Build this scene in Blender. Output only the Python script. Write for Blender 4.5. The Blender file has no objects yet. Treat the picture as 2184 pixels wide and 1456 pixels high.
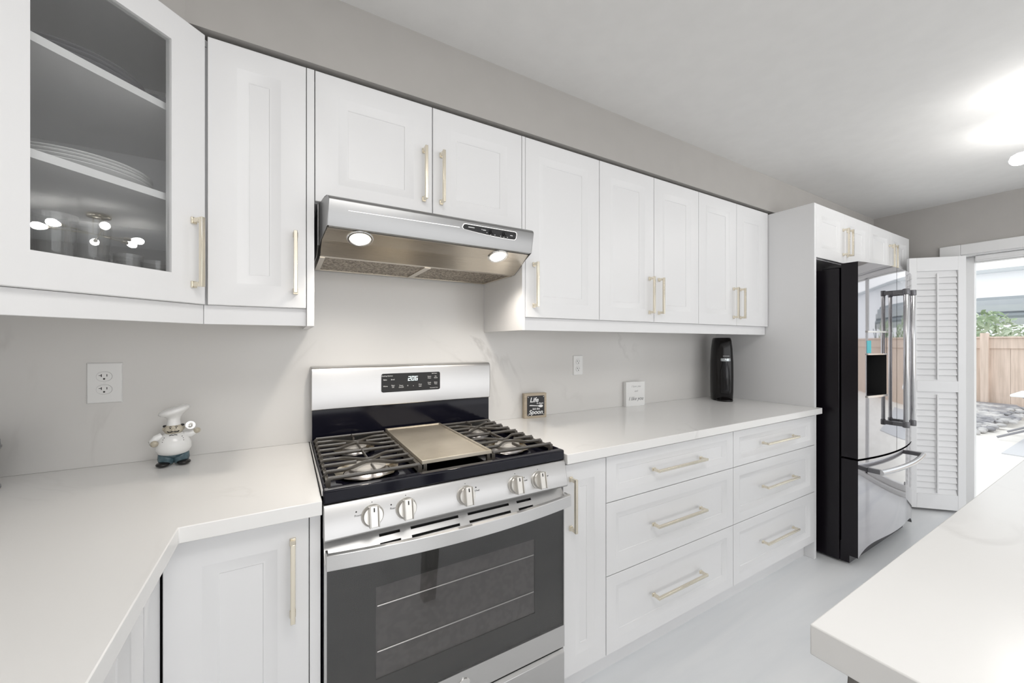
import bpy, math, random
from mathutils import Vector, Matrix
random.seed(7)
R = math.radians
SC = bpy.context.scene
COL = SC.collection

# ------------------------------------------------------------------ camera
WB = 0.015                       # face of the quartz backsplash
cam_d = bpy.data.cameras.new('camera')
cam_d.sensor_width = 36.0
cam_d.lens = 824.0 / 2184.0 * 36.0
cam_d.shift_y = 3.0 / 2184.0
cam_d.clip_start = 0.02
cam = bpy.data.objects.new('camera', cam_d)
COL.objects.link(cam)
cam.location = (0.0, -1.70, 1.305)
cam.rotation_euler = (R(90), 0, R(-30.2))
SC.camera = cam

# ------------------------------------------------------------------ world, fill lights, exposure
w = bpy.data.worlds.new('sky')
SC.world = w
w.use_nodes = True
bg = w.node_tree.nodes['Background']
bg.inputs['Color'].default_value = (0.97, 0.98, 1.0, 1)
bg.inputs['Strength'].default_value = 1.3
SC.view_settings.view_transform = 'Standard'
SC.view_settings.look = 'None'
SC.view_settings.gamma = 1.0
SC.view_settings.exposure = 0.37
SC.view_settings.use_curve_mapping = False


def area_light(name, loc, target, sx, sy, power, color):
    d = bpy.data.lights.new(name, 'AREA')
    d.shape = 'RECTANGLE'
    d.size, d.size_y, d.energy, d.color = sx, sy, power, color
    o = bpy.data.objects.new(name, d)
    COL.objects.link(o)
    o.location = loc
    o.rotation_euler = (Vector(target) - Vector(loc)).to_track_quat('-Z', 'Y').to_euler()
    return o


# added soft fill from behind the photographer, just inside the front wall opening
area_light('front_fill', (1.9, -4.55, 1.25), (1.9, 0, 1.15), 4.6, 2.1, 13.5, (1.0, 0.985, 0.965))
# added fill at ceiling height above the photographer, no lamp fixture there
area_light('overhead_fill', (0.30, -1.80, 2.375), (0.35, -1.70, 0), 1.0, 0.7, 11, (1.0, 0.985, 0.96))


# ------------------------------------------------------------------ materials
def mat(name, color, rough=0.5, metal=0.0, spec=0.5, coat=0.0, emit=None, es=0.0, ior=1.5):
    m = bpy.data.materials.new(name)
    m.use_nodes = True
    b = m.node_tree.nodes['Principled BSDF']
    b.inputs['Base Color'].default_value = (*color, 1)
    b.inputs['Roughness'].default_value = rough
    b.inputs['Metallic'].default_value = metal
    b.inputs['Specular IOR Level'].default_value = spec
    b.inputs['IOR'].default_value = ior
    b.inputs['Coat Weight'].default_value = coat
    if emit:
        b.inputs['Emission Color'].default_value = (*emit, 1)
        b.inputs['Emission Strength'].default_value = es
    return m


def nodes(m):
    return m.node_tree.nodes, m.node_tree.links, m.node_tree.nodes['Principled BSDF']


def noise_color(m, c1, c2, scale=(1, 1, 1), nscale=5.0, detail=6.0, p0=0.35, p1=0.65, dist=0.0, bump=0.0, rough=None):
    n, l, b = nodes(m)
    tc = n.new('ShaderNodeTexCoord')
    mp = n.new('ShaderNodeMapping')
    mp.inputs['Scale'].default_value = scale
    nz = n.new('ShaderNodeTexNoise')
    nz.inputs['Scale'].default_value = nscale
    nz.inputs['Detail'].default_value = detail
    nz.inputs['Distortion'].default_value = dist
    rp = n.new('ShaderNodeValToRGB')
    rp.color_ramp.elements[0].position = p0
    rp.color_ramp.elements[0].color = (*c1, 1)
    rp.color_ramp.elements[1].position = p1
    rp.color_ramp.elements[1].color = (*c2, 1)
    l.new(tc.outputs['Object'], mp.inputs['Vector'])
    l.new(mp.outputs['Vector'], nz.inputs['Vector'])
    l.new(nz.outputs['Fac'], rp.inputs['Fac'])
    l.new(rp.outputs['Color'], b.inputs['Base Color'])
    if bump:
        bp = n.new('ShaderNodeBump')
        bp.inputs['Strength'].default_value = bump
        bp.inputs['Distance'].default_value = 0.002
        l.new(nz.outputs['Fac'], bp.inputs['Height'])
        l.new(bp.outputs['Normal'], b.inputs['Normal'])
    if rough:
        mr = n.new('ShaderNodeMapRange')
        mr.inputs['To Min'].default_value, mr.inputs['To Max'].default_value = rough
        l.new(nz.outputs['Fac'], mr.inputs['Value'])
        l.new(mr.outputs['Result'], b.inputs['Roughness'])
    return m


def quartz(name, base, vein, rough, vw=0.012, vs=1.1):
    m = mat(name, base, rough)
    n, l, b = nodes(m)
    tc = n.new('ShaderNodeTexCoord')
    mp = n.new('ShaderNodeMapping')
    mp.inputs['Rotation'].default_value = (0.4, 0.7, 0.5)
    nz = n.new('ShaderNodeTexNoise')
    nz.inputs['Scale'].default_value = vs
    nz.inputs['Detail'].default_value = 7
    nz.inputs['Distortion'].default_value = 1.2
    sub = n.new('ShaderNodeMath'); sub.operation = 'SUBTRACT'; sub.inputs[1].default_value = 0.5
    ab = n.new('ShaderNodeMath'); ab.operation = 'ABSOLUTE'
    mr = n.new('ShaderNodeMapRange')
    mr.inputs['From Min'].default_value = 0.0
    mr.inputs['From Max'].default_value = vw
    mr.inputs['To Min'].default_value = 1.0
    mr.inputs['To Max'].default_value = 0.0
    n2 = n.new('ShaderNodeTexNoise')
    n2.inputs['Scale'].default_value = 2.3
    n2.inputs['Detail'].default_value = 2
    r2 = n.new('ShaderNodeMapRange')
    r2.inputs['From Min'].default_value = 0.52
    r2.inputs['From Max'].default_value = 0.72
    mul = n.new('ShaderNodeMath'); mul.operation = 'MULTIPLY'
    mx = n.new('ShaderNodeMix'); mx.data_type = 'RGBA'
    mx.inputs[6].default_value = (*base, 1)
    mx.inputs[7].default_value = (*vein, 1)
    l.new(tc.outputs['Object'], mp.inputs['Vector'])
    l.new(mp.outputs['Vector'], nz.inputs['Vector'])
    l.new(mp.outputs['Vector'], n2.inputs['Vector'])
    l.new(nz.outputs['Fac'], sub.inputs[0])
    l.new(sub.outputs[0], ab.inputs[0])
    l.new(ab.outputs[0], mr.inputs['Value'])
    l.new(n2.outputs['Fac'], r2.inputs['Value'])
    l.new(mr.outputs['Result'], mul.inputs[0])
    l.new(r2.outputs['Result'], mul.inputs[1])
    l.new(mul.outputs[0], mx.inputs[0])
    l.new(mx.outputs[2], b.inputs['Base Color'])
    return m


def clear(name, tint, ior=1.5, rough=0.0, extra=0.0, haze=0.0):
    """thin clear glass: transparent with a Fresnel-weighted mirror"""
    m = bpy.data.materials.new(name)
    m.use_nodes = True
    n, l = m.node_tree.nodes, m.node_tree.links
    n.remove(n['Principled BSDF'])
    out = n['Material Output']
    t = n.new('ShaderNodeBsdfTransparent'); t.inputs['Color'].default_value = (*tint, 1)
    g = n.new('ShaderNodeBsdfGlossy'); g.inputs['Roughness'].default_value = rough
    f = n.new('ShaderNodeFresnel'); f.inputs['IOR'].default_value = ior
    ad = n.new('ShaderNodeMath'); ad.operation = 'ADD'; ad.inputs[1].default_value = extra
    ad.use_clamp = True
    mx = n.new('ShaderNodeMixShader')
    ge = n.new('ShaderNodeNewGeometry')
    inv = n.new('ShaderNodeMath'); inv.operation = 'SUBTRACT'; inv.inputs[0].default_value = 1.0
    ml = n.new('ShaderNodeMath'); ml.operation = 'MULTIPLY'
    l.new(ge.outputs['Backfacing'], inv.inputs[1])       # the mirror belongs to the outer face of the pane only
    l.new(f.outputs[0], ad.inputs[0])
    l.new(ad.outputs[0], ml.inputs[0])
    l.new(inv.outputs[0], ml.inputs[1])
    l.new(ml.outputs[0], mx.inputs['Fac'])
    l.new(t.outputs[0], mx.inputs[1])
    l.new(g.outputs[0], mx.inputs[2])
    if haze:
        df = n.new('ShaderNodeBsdfDiffuse'); df.inputs['Color'].default_value = (0.85, 0.87, 0.88, 1)
        mh = n.new('ShaderNodeMixShader'); mh.inputs['Fac'].default_value = haze
        l.new(mx.outputs[0], mh.inputs[1])
        l.new(df.outputs[0], mh.inputs[2])
        mx = mh
    l.new(mx.outputs[0], out.inputs['Surface'])
    return m


def steel(name, color, scale, r=(0.30, 0.42), bump=0.015):
    m = mat(name, color, 0.3, 1.0)
    dk = tuple(c * 0.96 for c in color)
    noise_color(m, dk, color, scale, 6.0, 4.0, 0.3, 0.7, rough=r, bump=bump)
    return m


M = {}
M['white'] = mat('white_cabinet_paint', (0.82, 0.82, 0.825), 0.38)
M['inside'] = mat('cabinet_interior_melamine', (0.85, 0.85, 0.855), 0.45)
M['wall'] = noise_color(mat('greige_wall_paint', (0.5, 0.48, 0.46), 0.75), (0.455, 0.438, 0.418), (0.468, 0.451, 0.431), nscale=9)
M['ceiling'] = noise_color(mat('ceiling_paint', (0.7, 0.7, 0.7), 0.85), (0.745, 0.74, 0.73), (0.765, 0.76, 0.75), nscale=14)
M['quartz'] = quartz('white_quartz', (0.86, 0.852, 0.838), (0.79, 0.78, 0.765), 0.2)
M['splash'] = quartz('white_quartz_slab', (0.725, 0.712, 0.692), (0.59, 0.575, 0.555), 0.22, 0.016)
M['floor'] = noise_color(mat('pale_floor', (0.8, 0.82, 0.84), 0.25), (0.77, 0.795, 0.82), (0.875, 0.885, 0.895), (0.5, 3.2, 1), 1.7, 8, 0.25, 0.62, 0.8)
M['trim'] = mat('white_trim', (0.80, 0.80, 0.80), 0.4)
M['nickel'] = mat('champagne_nickel', (0.80, 0.74, 0.62), 0.24, 1.0)
M['steel'] = steel('brushed_steel', (0.58, 0.575, 0.57), (2, 260, 260))
M['steelv'] = steel('brushed_steel_upright', (0.58, 0.575, 0.57), (260, 260, 2))
M['hoodsteel'] = steel('hood_steel', (0.36, 0.36, 0.36), (2, 260, 260), (0.30, 0.40))
M['underhood'] = steel('hood_underside_steel', (0.74, 0.68, 0.59), (2, 260, 260), (0.24, 0.34))
M['filter'] = noise_color(mat('grease_filter', (0.4, 0.35, 0.28), 0.5, 0.8), (0.16, 0.13, 0.10), (0.52, 0.46, 0.38), (1, 1, 1), 140, 2, 0.4, 0.6, bump=0.4)
M['handlesteel'] = steel('oven_handle_steel', (0.76, 0.755, 0.75), (2, 260, 260), (0.34, 0.44))
M['chrome'] = mat('bright_metal', (0.82, 0.81, 0.79), 0.16, 1.0)
M['black'] = mat('gloss_black_enamel', (0.007, 0.007, 0.013), 0.10, 0, 0.28)
M['matteblack'] = mat('matte_black', (0.012, 0.012, 0.013), 0.5)
M['iron'] = mat('cast_iron', (0.085, 0.076, 0.064), 0.30, 0.0, 0.9)
M['griddle'] = noise_color(mat('griddle_metal', (0.6, 0.55, 0.45), 0.42, 0.85), (0.56, 0.505, 0.41), (0.69, 0.63, 0.53), (1, 1, 1), 7, 6, 0.3, 0.65)
M['capgrey'] = mat('burner_cap_grey', (0.55, 0.53, 0.50), 0.40)
M['alu'] = mat('burner_aluminium', (0.62, 0.60, 0.60), 0.32, 0.9)
M['foil'] = noise_color(mat('stained_burner_bowl', (0.4, 0.35, 0.25), 0.3, 0.9), (0.18, 0.13, 0.07), (0.62, 0.58, 0.48), (1, 1, 1), 30, 3, 0.4, 0.62, bump=0.3)
M['frit'] = mat('oven_glass_frit', (0.028, 0.027, 0.025), 0.25)
M['mesh'] = noise_color(mat('oven_window_screen', (0.1, 0.1, 0.1), 0.4), (0.085, 0.078, 0.075), (0.11, 0.10, 0.097), (1, 1, 1), 60, 1, 0.4, 0.6)
M['ovenglass'] = clear('oven_outer_glass', (0.9, 0.9, 0.9), 1.75, 0.02, 0.0)
M['doorglass'] = clear('cabinet_door_glass', (0.985, 0.99, 0.99), 1.52, 0.0, 0.15)
M['paneglass'] = clear('patio_door_glass', (0.97, 0.98, 0.98), 1.45)
M['drinkglass'] = clear('drinking_glass', (0.99, 0.992, 0.993), 1.45, 0.03, 0.05, 0.07)
M['plate'] = mat('white_china', (0.80, 0.80, 0.80), 0.2)
M['grayplate'] = mat('dark_gray_china', (0.17, 0.17, 0.19), 0.3)
M['white_text'] = mat('white_print', (0.9, 0.9, 0.9), 0.5)
M['digit'] = mat('lit_digits', (0.9, 1, 1), 0.5, emit=(0.9, 1.0, 1.0), es=0.8)
M['gray_text'] = mat('gray_print', (0.22, 0.22, 0.22), 0.6)
M['faint_text'] = mat('faint_print', (0.52, 0.52, 0.52), 0.6)
M['knob'] = mat('knob_satin_metal', (0.74, 0.72, 0.68), 0.30, 0.85)
M['fridgeside'] = mat('fridge_black_side', (0.005, 0.003, 0.006), 0.30, 0.0, 0.35)
M['fridge'] = mat('black_mirror_steel', (0.50, 0.49, 0.505), 0.035, 1.0)
M['fhandle'] = mat('fridge_handle_steel', (0.60, 0.60, 0.61), 0.22, 1.0)
M['fgray'] = mat('fridge_bracket_gray', (0.18, 0.18, 0.19), 0.35, 0.7)
M['teal'] = mat('teal_screen', (0.05, 0.42, 0.48), 0.3, emit=(0.1, 0.6, 0.7), es=0.05)
M['dispface'] = mat('dispenser_face', (0.62, 0.66, 0.68), 0.15, 0.6)
M['lens'] = mat('hood_lamp_glow', (1, 0.95, 0.82), 0.3, emit=(1.0, 0.93, 0.76), es=1.7)
M['bulb'] = mat('bulb_glow', (1, 1, 1), 0.3, emit=(1.0, 0.985, 0.96), es=26)
M['plastic'] = mat('white_plastic', (0.86, 0.86, 0.85), 0.32)
M['slot'] = mat('socket_slot', (0.02, 0.02, 0.02), 0.6)
M['socketline'] = mat('socket_outline', (0.33, 0.32, 0.31), 0.6)
M['tan'] = noise_color(mat('sign_wood', (0.5, 0.42, 0.32), 0.6), (0.46, 0.39, 0.29), (0.54, 0.46, 0.36), (2, 20, 20), 6)
M['slate'] = mat('sign_slate', (0.035, 0.035, 0.038), 0.6)
M['can'] = mat('gray_canister', (0.30, 0.31, 0.32), 0.35, 0.4)
M['candark'] = mat('canister_lid', (0.22, 0.23, 0.235), 0.35, 0.5)
M['china'] = mat('glazed_white', (0.83, 0.83, 0.82), 0.15)
M['skin'] = noise_color(mat('aged_face_paint', (0.5, 0.45, 0.36), 0.35), (0.40, 0.36, 0.28), (0.58, 0.53, 0.43), nscale=60)
M['jeans'] = noise_color(mat('teal_trousers_glaze', (0.06, 0.13, 0.18), 0.2), (0.045, 0.085, 0.105), (0.11, 0.17, 0.20), nscale=50)
M['blackglaze'] = mat('black_glaze', (0.01, 0.009, 0.009), 0.12)
M['soda'] = mat('soda_black', (0.005, 0.004, 0.004), 0.14, 0.0, 0.35)
M['bottle'] = clear('soda_bottle', (0.5, 0.5, 0.52), 1.45, 0.03, 0.0)
M['weathered'] = noise_color(mat('weathered_grey_wood', (0.28, 0.27, 0.25), 0.6), (0.20, 0.19, 0.18), (0.34, 0.33, 0.31), (14, 14, 1), 3, 5)
M['fence'] = noise_color(mat('fence_wood', (0.5, 0.38, 0.3), 0.8), (0.60, 0.49, 0.41), (0.74, 0.61, 0.52), (1, 9, 0.6), 3, 5)
M['patio'] = noise_color(mat('patio_concrete', (0.8, 0.78, 0.74), 0.8), (0.80, 0.78, 0.74), (0.86, 0.84, 0.80), nscale=3)
M['rug'] = mat('patio_rug', (0.60, 0.61, 0.63), 0.9)
M['rock'] = noise_color(mat('river_stone', (0.3, 0.3, 0.32), 0.7), (0.28, 0.28, 0.30), (0.62, 0.61, 0.60), nscale=2.5, p0=0.4, p1=0.6)
M['leaf'] = noise_color(mat('shrub_leaf', (0.2, 0.3, 0.15), 0.6), (0.26, 0.36, 0.21), (0.62, 0.69, 0.55), nscale=3)
M['roofgrey'] = mat('gazebo_grey', (0.24, 0.27, 0.29), 0.6)
M['rooflight'] = mat('gazebo_pale', (0.50, 0.53, 0.55), 0.6)
M['house'] = mat('pale_siding', (0.84, 0.85, 0.87), 0.7)
M['legmetal'] = mat('grey_metal_leg', (0.30, 0.30, 0.32), 0.45, 0.3)


# ------------------------------------------------------------------ mesh builder
class MB:
    def __init__(self):
        self.v, self.f = [], []

    def add(self, vs, fs):
        o = len(self.v)
        self.v += [tuple(p) for p in vs]
        self.f += [[i + o for i in q] for q in fs]
        return self

    def box(self, x0, x1, y0, y1, z0, z1):
        vs = [(x, y, z) for x in (x0, x1) for y in (y0, y1) for z in (z0, z1)]
        return self.add(vs, [(0, 1, 3, 2), (4, 6, 7, 5), (0, 4, 5, 1), (2, 3, 7, 6), (0, 2, 6, 4), (1, 5, 7, 3)])

    def prism(self, pts, axis, a, b):
        """polygon in the plane across `axis`, extruded from a to b"""
        def P(p, t):
            return {'x': (t, p[0], p[1]), 'y': (p[0], t, p[1]), 'z': (p[0], p[1], t)}[axis]
        n = len(pts)
        vs = [P(p, a) for p in pts] + [P(p, b) for p in pts]
        return self.add(vs, [list(range(n))[::-1], list(range(n, 2 * n))] + [(i, (i + 1) % n, n + (i + 1) % n, n + i) for i in range(n)])

    def lathe(self, prof, seg=32, c=(0, 0, 0), axis='z', sx=1.0, sy=1.0):
        vs, fs = [], []
        n = len(prof)
        for k in range(seg):
            a = 2 * math.pi * k / seg
            ca, sa = math.cos(a), math.sin(a)
            for r, h in prof:
                x, y = r * ca * sx, r * sa * sy
                p = {'z': (x, y, h), 'y': (x, h, y), 'x': (h, x, y)}[axis]
                vs.append((p[0] + c[0], p[1] + c[1], p[2] + c[2]))
        for k in range(seg):
            k2 = (k + 1) % seg
            for i in range(n - 1):
                fs.append((k * n + i, k2 * n + i, k2 * n + i + 1, k * n + i + 1))
        if prof[0][0] > 1e-6:
            fs.append([k * n for k in range(seg)][::-1])
        if prof[-1][0] > 1e-6:
            fs.append([k * n + n - 1 for k in range(seg)])
        return self.add(vs, fs)

    def cyl(self, r, h0, h1, c=(0, 0, 0), axis='z', seg=24):
        return self.lathe([(r, h0), (r, h1)], seg, c, axis)

    def ball(self, r, c=(0, 0, 0), s=(1, 1, 1), seg=24, rings=14):
        vs, fs = [], []
        for i in range(rings + 1):
            t = math.pi * i / rings
            for k in range(seg):
                a = 2 * math.pi * k / seg
                vs.append((c[0] + r * s[0] * math.sin(t) * math.cos(a), c[1] + r * s[1] * math.sin(t) * math.sin(a), c[2] + r * s[2] * math.cos(t)))
        for i in range(rings):
            for k in range(seg):
                k2 = (k + 1) % seg
                fs.append((i * seg + k, (i + 1) * seg + k, (i + 1) * seg + k2, i * seg + k2))
        return self.add(vs, fs)

    def tube(self, pts, r, seg=10, flat=1.0, close=True):
        """round (or flattened: height = r*flat) bar along a polyline; r may be a list"""
        pts = [Vector(p) for p in pts]
        n = len(pts)
        rs = r if isinstance(r, (list, tuple)) else [r] * n
        vs, fs = [], []
        for i, p in enumerate(pts):
            t = (pts[min(i + 1, n - 1)] - pts[max(i - 1, 0)]).normalized()
            up = Vector((0, 0, 1)) if abs(t.z) < 0.9 else Vector((0, 1, 0))
            a = t.cross(up).normalized()
            b = a.cross(t).normalized()
            for k in range(seg):
                th = 2 * math.pi * (k + 0.5) / seg
                vs.append(p + a * (rs[i] * math.cos(th)) + b * (rs[i] * flat * math.sin(th)))
        for i in range(n - 1):
            for k in range(seg):
                k2 = (k + 1) % seg
                fs.append((i * seg + k, i * seg + k2, (i + 1) * seg + k2, (i + 1) * seg + k))
        if close:
            fs += [list(range(seg))[::-1], list(range((n - 1) * seg, n * seg))]
        return self.add(vs, fs)

    def rings(self, rects):
        """nested rectangles ((x0,x1,z0,z1),y): joined in turn, last one filled, first one filled at the back"""
        vs, fs = [], []
        for (x0, x1, z0, z1), y in rects:
            vs += [(x0, y, z0), (x1, y, z0), (x1, y, z1), (x0, y, z1)]
        for i in range(len(rects) - 1):
            for k in range(4):
                fs.append((4 * i + k, 4 * i + (k + 1) % 4, 4 * i + 4 + (k + 1) % 4, 4 * i + 4 + k))
        n = 4 * (len(rects) - 1)
        fs += [(n, n + 1, n + 2, n + 3), (3, 2, 1, 0)]
        return self.add(vs, fs)

    def xf(self, mtx):
        self.v = [tuple(mtx @ Vector(p)) for p in self.v]
        return self


def mesh_obj(name, mb, material, parent=None, loc=(0, 0, 0), rot=(0, 0, 0), bevel=0.0, smooth=35, seg=2):
    me = bpy.data.meshes.new(name)
    me.from_pydata(mb.v, [], mb.f)
    me.validate()
    if smooth:
        me.shade_smooth()
        me.set_sharp_from_angle(angle=R(smooth))
    me.materials.append(M[material] if isinstance(material, str) else material)
    o = bpy.data.objects.new(name, me)
    COL.objects.link(o)
    o.location, o.rotation_euler = loc, rot
    if parent:
        o.parent = parent
    if bevel:
        md = o.modifiers.new('bevel', 'BEVEL')
        md.width, md.segments, md.limit_method, md.angle_limit = bevel, seg, 'ANGLE', R(40)
    # normals outward
    import bmesh
    bm = bmesh.new(); bm.from_mesh(me)
    bmesh.ops.recalc_face_normals(bm, faces=bm.faces)
    bm.to_mesh(me); bm.free()
    return o


part = mesh_obj


def thing(name, label, cat, loc=(0, 0, 0), rotz=0.0, group=None):
    o = bpy.data.objects.new(name, None)
    o.empty_display_size = 0.05
    COL.objects.link(o)
    o.location, o.rotation_euler = loc, (0, 0, rotz)
    return tag(o, label, cat, group)


def tag(o, label, cat, group=None):
    o['label'] = label
    o['category'] = cat
    if group:
        o['group'] = group
    return o


def struct(name, mb, material, parent=None, **k):
    o = mesh_obj(name, mb, material, parent, **k)
    if parent is None:
        o['kind'] = 'structure'
    return o


def text_mb(s, size, shear=0.0, bold=0.0, align='CENTER', extrude=0.0003, spacing=1.0):
    """lettering standing in the local XZ plane, reading from -Y"""
    c = bpy.data.curves.new('t', 'FONT')
    c.body, c.size, c.shear, c.offset, c.extrude = s, size, shear, bold, extrude
    c.align_x, c.align_y = align, 'CENTER'
    c.space_character = spacing
    o = bpy.data.objects.new('t', c)
    me = bpy.data.meshes.new_from_object(o)
    mb = MB()
    mb.add([(v.co.x, -v.co.z, v.co.y) for v in me.vertices], [list(p.vertices) for p in me.polygons])
    bpy.data.objects.remove(o); bpy.data.curves.remove(c); bpy.data.meshes.remove(me)
    return mb


def shift(mb, x, y, z):
    return mb.xf(Matrix.Translation((x, y, z)))


def rrect(x0, x1, z0, z1, r, n=5):
    pts = []
    for cx, cz, a0 in ((x1 - r, z1 - r, 0), (x0 + r, z1 - r, 90), (x0 + r, z0 + r, 180), (x1 - r, z0 + r, 270)):
        for k in range(n + 1):
            a = R(a0 + 90 * k / n)
            pts.append((cx + r * math.cos(a), cz + r * math.sin(a)))
    return pts


# ------------------------------------------------------------------ room shell
XL, XR, YF, ZC = -0.82, 4.50, -4.60, 2.402
SOF_Y, SOF_Z = -0.352, 2.1735
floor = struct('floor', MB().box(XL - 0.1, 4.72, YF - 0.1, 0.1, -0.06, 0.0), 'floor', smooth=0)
struct('ceiling', MB().box(XL - 0.1, 4.72, YF - 0.1, 0.1, ZC, ZC + 0.08), 'ceiling', smooth=0)
struct('wall_back', MB().box(XL - 0.1, 4.70, WB + 0.012, 0.12, 0, ZC), 'wall', smooth=0)
struct('wall_left', MB().box(XL - 0.1, XL, YF, WB + 0.012, 0, ZC), 'wall', smooth=0)
# far wall with the patio door opening
OY0, OY1, OZ = -3.10, -0.86, 1.985
wr = MB()
wr.box(XR, 4.64, OY1, WB + 0.012, 0, ZC)
wr.box(XR, 4.64, OY0, OY1, OZ, ZC)
wr.box(XR, 4.64, YF, OY0, 0, ZC)
struct('wall_right', wr, 'wall', smooth=0)
# unseen wall behind the photographer; wide opening added to let sky light in
wf = MB()
wf.box(XL, -0.60, YF - 0.1, YF, 0, ZC)
wf.box(4.30, XR, YF - 0.1, YF, 0, ZC)
wf.box(-0.60, 4.30, YF - 0.1, YF, 0, 0.12)
wf.box(-0.60, 4.30, YF - 0.1, YF, 2.34, ZC)
struct('wall_front', wf, 'wall', smooth=0)
# soffit above the wall cabinets: straight run and the diagonal corner
sf = MB()
sf.prism([(XL, WB + 0.012), (XR, WB + 0.012), (XR, SOF_Y), (-0.24, SOF_Y), (-0.50, SOF_Y - 0.26), (-0.50, -1.6), (XL, -1.6)], 'z', SOF_Z, ZC)
struct('wall_soffit', sf, 'wall', smooth=0)

# patio door: casing, jamb, frame, glass
ds = MB()
ds.box(XR - 0.022, XR - 0.001, OY1 - 0.005, OY1 + 0.105, 0, OZ + 0.075)
ds.box(XR - 0.022, XR - 0.001, OY0 - 0.10, OY0 + 0.005, 0, OZ + 0.075)
ds.box(XR - 0.022, XR - 0.001, OY0 + 0.005, OY1 - 0.005, OZ - 0.005, OZ + 0.075)
struct('trim_1', ds, 'trim', bevel=0.004)
d1 = MB()
d1.box(XR - 0.001, 4.66, OY1 - 0.012, OY1 - 0.0005, 0.001, OZ - 0.001)
d1.box(XR - 0.001, 4.66, OY0, OY0 + 0.012, 0.001, OZ - 0.001)
d1.box(XR - 0.001, 4.66, OY0 + 0.012, OY1 - 0.012, OZ - 0.014, OZ - 0.001)
d1.box(XR + 0.03, 4.66, OY0 + 0.012, OY1 - 0.012, 0.001, 0.035)
dr = struct('door_1', d1, 'trim')
fr = MB()
for (a, b) in ((OY1 - 0.058, OY1 - 0.013), (OY0 + 0.013, OY0 + 0.06), (-2.02, -1.95)):
    fr.box(4.585, 4.645, a, b, 0.036, OZ - 0.015)
fr.box(4.585, 4.645, OY0 + 0.06, OY1 - 0.058, OZ - 0.062, OZ - 0.015)
fr.box(4.585, 4.645, OY0 + 0.06, OY1 - 0.058, 0.036, 0.09)
part('door_frame', fr, 'trim', dr, bevel=0.003)
part('glass_pane', MB().box(4.612, 4.616, OY0 + 0.06, OY1 - 0.058, 0.09, OZ - 0.062), 'paneglass', dr, smooth=0)
# roller shade cassette under the header
tag(mesh_obj('shade_cassette', MB().box(4.53, 4.58, OY0 + 0.07, OY1 - 0.07, OZ - 0.055, OZ - 0.0145), 'trim', bevel=0.006),
    'slim white shade cassette under the patio door header', 'window shade')

# quartz backsplash slab
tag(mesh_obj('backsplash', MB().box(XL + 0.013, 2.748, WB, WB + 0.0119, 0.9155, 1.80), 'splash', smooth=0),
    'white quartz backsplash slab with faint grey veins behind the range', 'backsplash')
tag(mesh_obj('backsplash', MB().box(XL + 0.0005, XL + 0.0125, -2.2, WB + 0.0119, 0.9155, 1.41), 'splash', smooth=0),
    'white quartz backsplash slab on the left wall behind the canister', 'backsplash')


# ------------------------------------------------------------------ cabinet kit
def door_mb(w, h, t=0.020, fx=0.066, fz=0.062, sl=0.030, dp=0.011):
    def rc(i, j):
        return (i, w - i, j, h - j)
    e = 0.0015
    return MB().rings([(rc(0, 0), 0), (rc(0, 0), -t + e), (rc(e, e), -t),
                       (rc(fx, fz), -t), (rc(fx + 0.003, fz + 0.003), -t + 0.0018),
                       (rc(fx + sl - 0.004, fz + sl - 0.004), -t + dp - 0.001),
                       (rc(fx + sl, fz + sl), -t + dp - 0.001), (rc(fx + sl + 0.002, fz + sl + 0.002), -t + dp + 0.0012)])


def handle_mb(L, vertical=True, out=0.032):
    """square bar pull, feet at both ends; local origin at its middle on the door face, pointing to -Y"""
    m = MB()
    h = L / 2
    b = 0.0052
    if vertical:
        m.box(-b, b, -out - b, -out + b, -h, h)
        for s in (-1, 1):
            z = s * (h - 0.007)
            m.box(-b, b, -out + b, 0, z - 0.006, z + 0.006)
            m.box(-0.0068, 0.0068, -0.006, 0, z - 0.009, z + 0.009)
    else:
        m.box(-h, h, -out - b, -out + b, -b, b)
        for s in (-1, 1):
            x = s * (h - 0.007)
            m.box(x - 0.006, x + 0.006, -out + b, 0, -b, b)
            m.box(x - 0.009, x + 0.009, -0.006, 0, -0.0068, 0.0068)
    return m


def cabinet(name, label, cat, x0, x1, z0, z1, yf, fronts, body_z=None, group=None, yb=WB - 0.0005, backz=None):
    """fronts: (kind, xa, xb, za, zb, handle (x,z) or None, handle length, vertical)"""
    t = thing(name, label, cat, (x0, yb, z0), 0, group)
    bz0, bz1 = body_z or (z0, z1)
    part('body', MB().box(0, x1 - x0, yf + 0.0215 - yb, 0, bz0 - z0, bz1 - z0), 'white', t, bevel=0.001)
    for kind, xa, xb, za, zb, hp, hl, vert in fronts:
        small = kind == 'drawer'
        d = part(kind, door_mb(xb - xa, zb - za, fx=0.050 if small else min(0.066, (xb - xa) * 0.27), fz=0.033 if small and zb - za < 0.2 else (0.045 if small else 0.062),
                               sl=0.026 if small else 0.030), 'white', t, (xa - x0, yf + 0.020 - yb, za - z0))
        if hp:
            part('handle', handle_mb(hl, vert), 'nickel', d, (hp[0] - xa, -0.0201, hp[1] - za), bevel=0.0012)
    return t


UY = -0.345                       # front of the wall cabinet doors
UZ0, UZ1 = 1.412, 2.158
g = 0.0015
HU = 0.186

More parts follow.
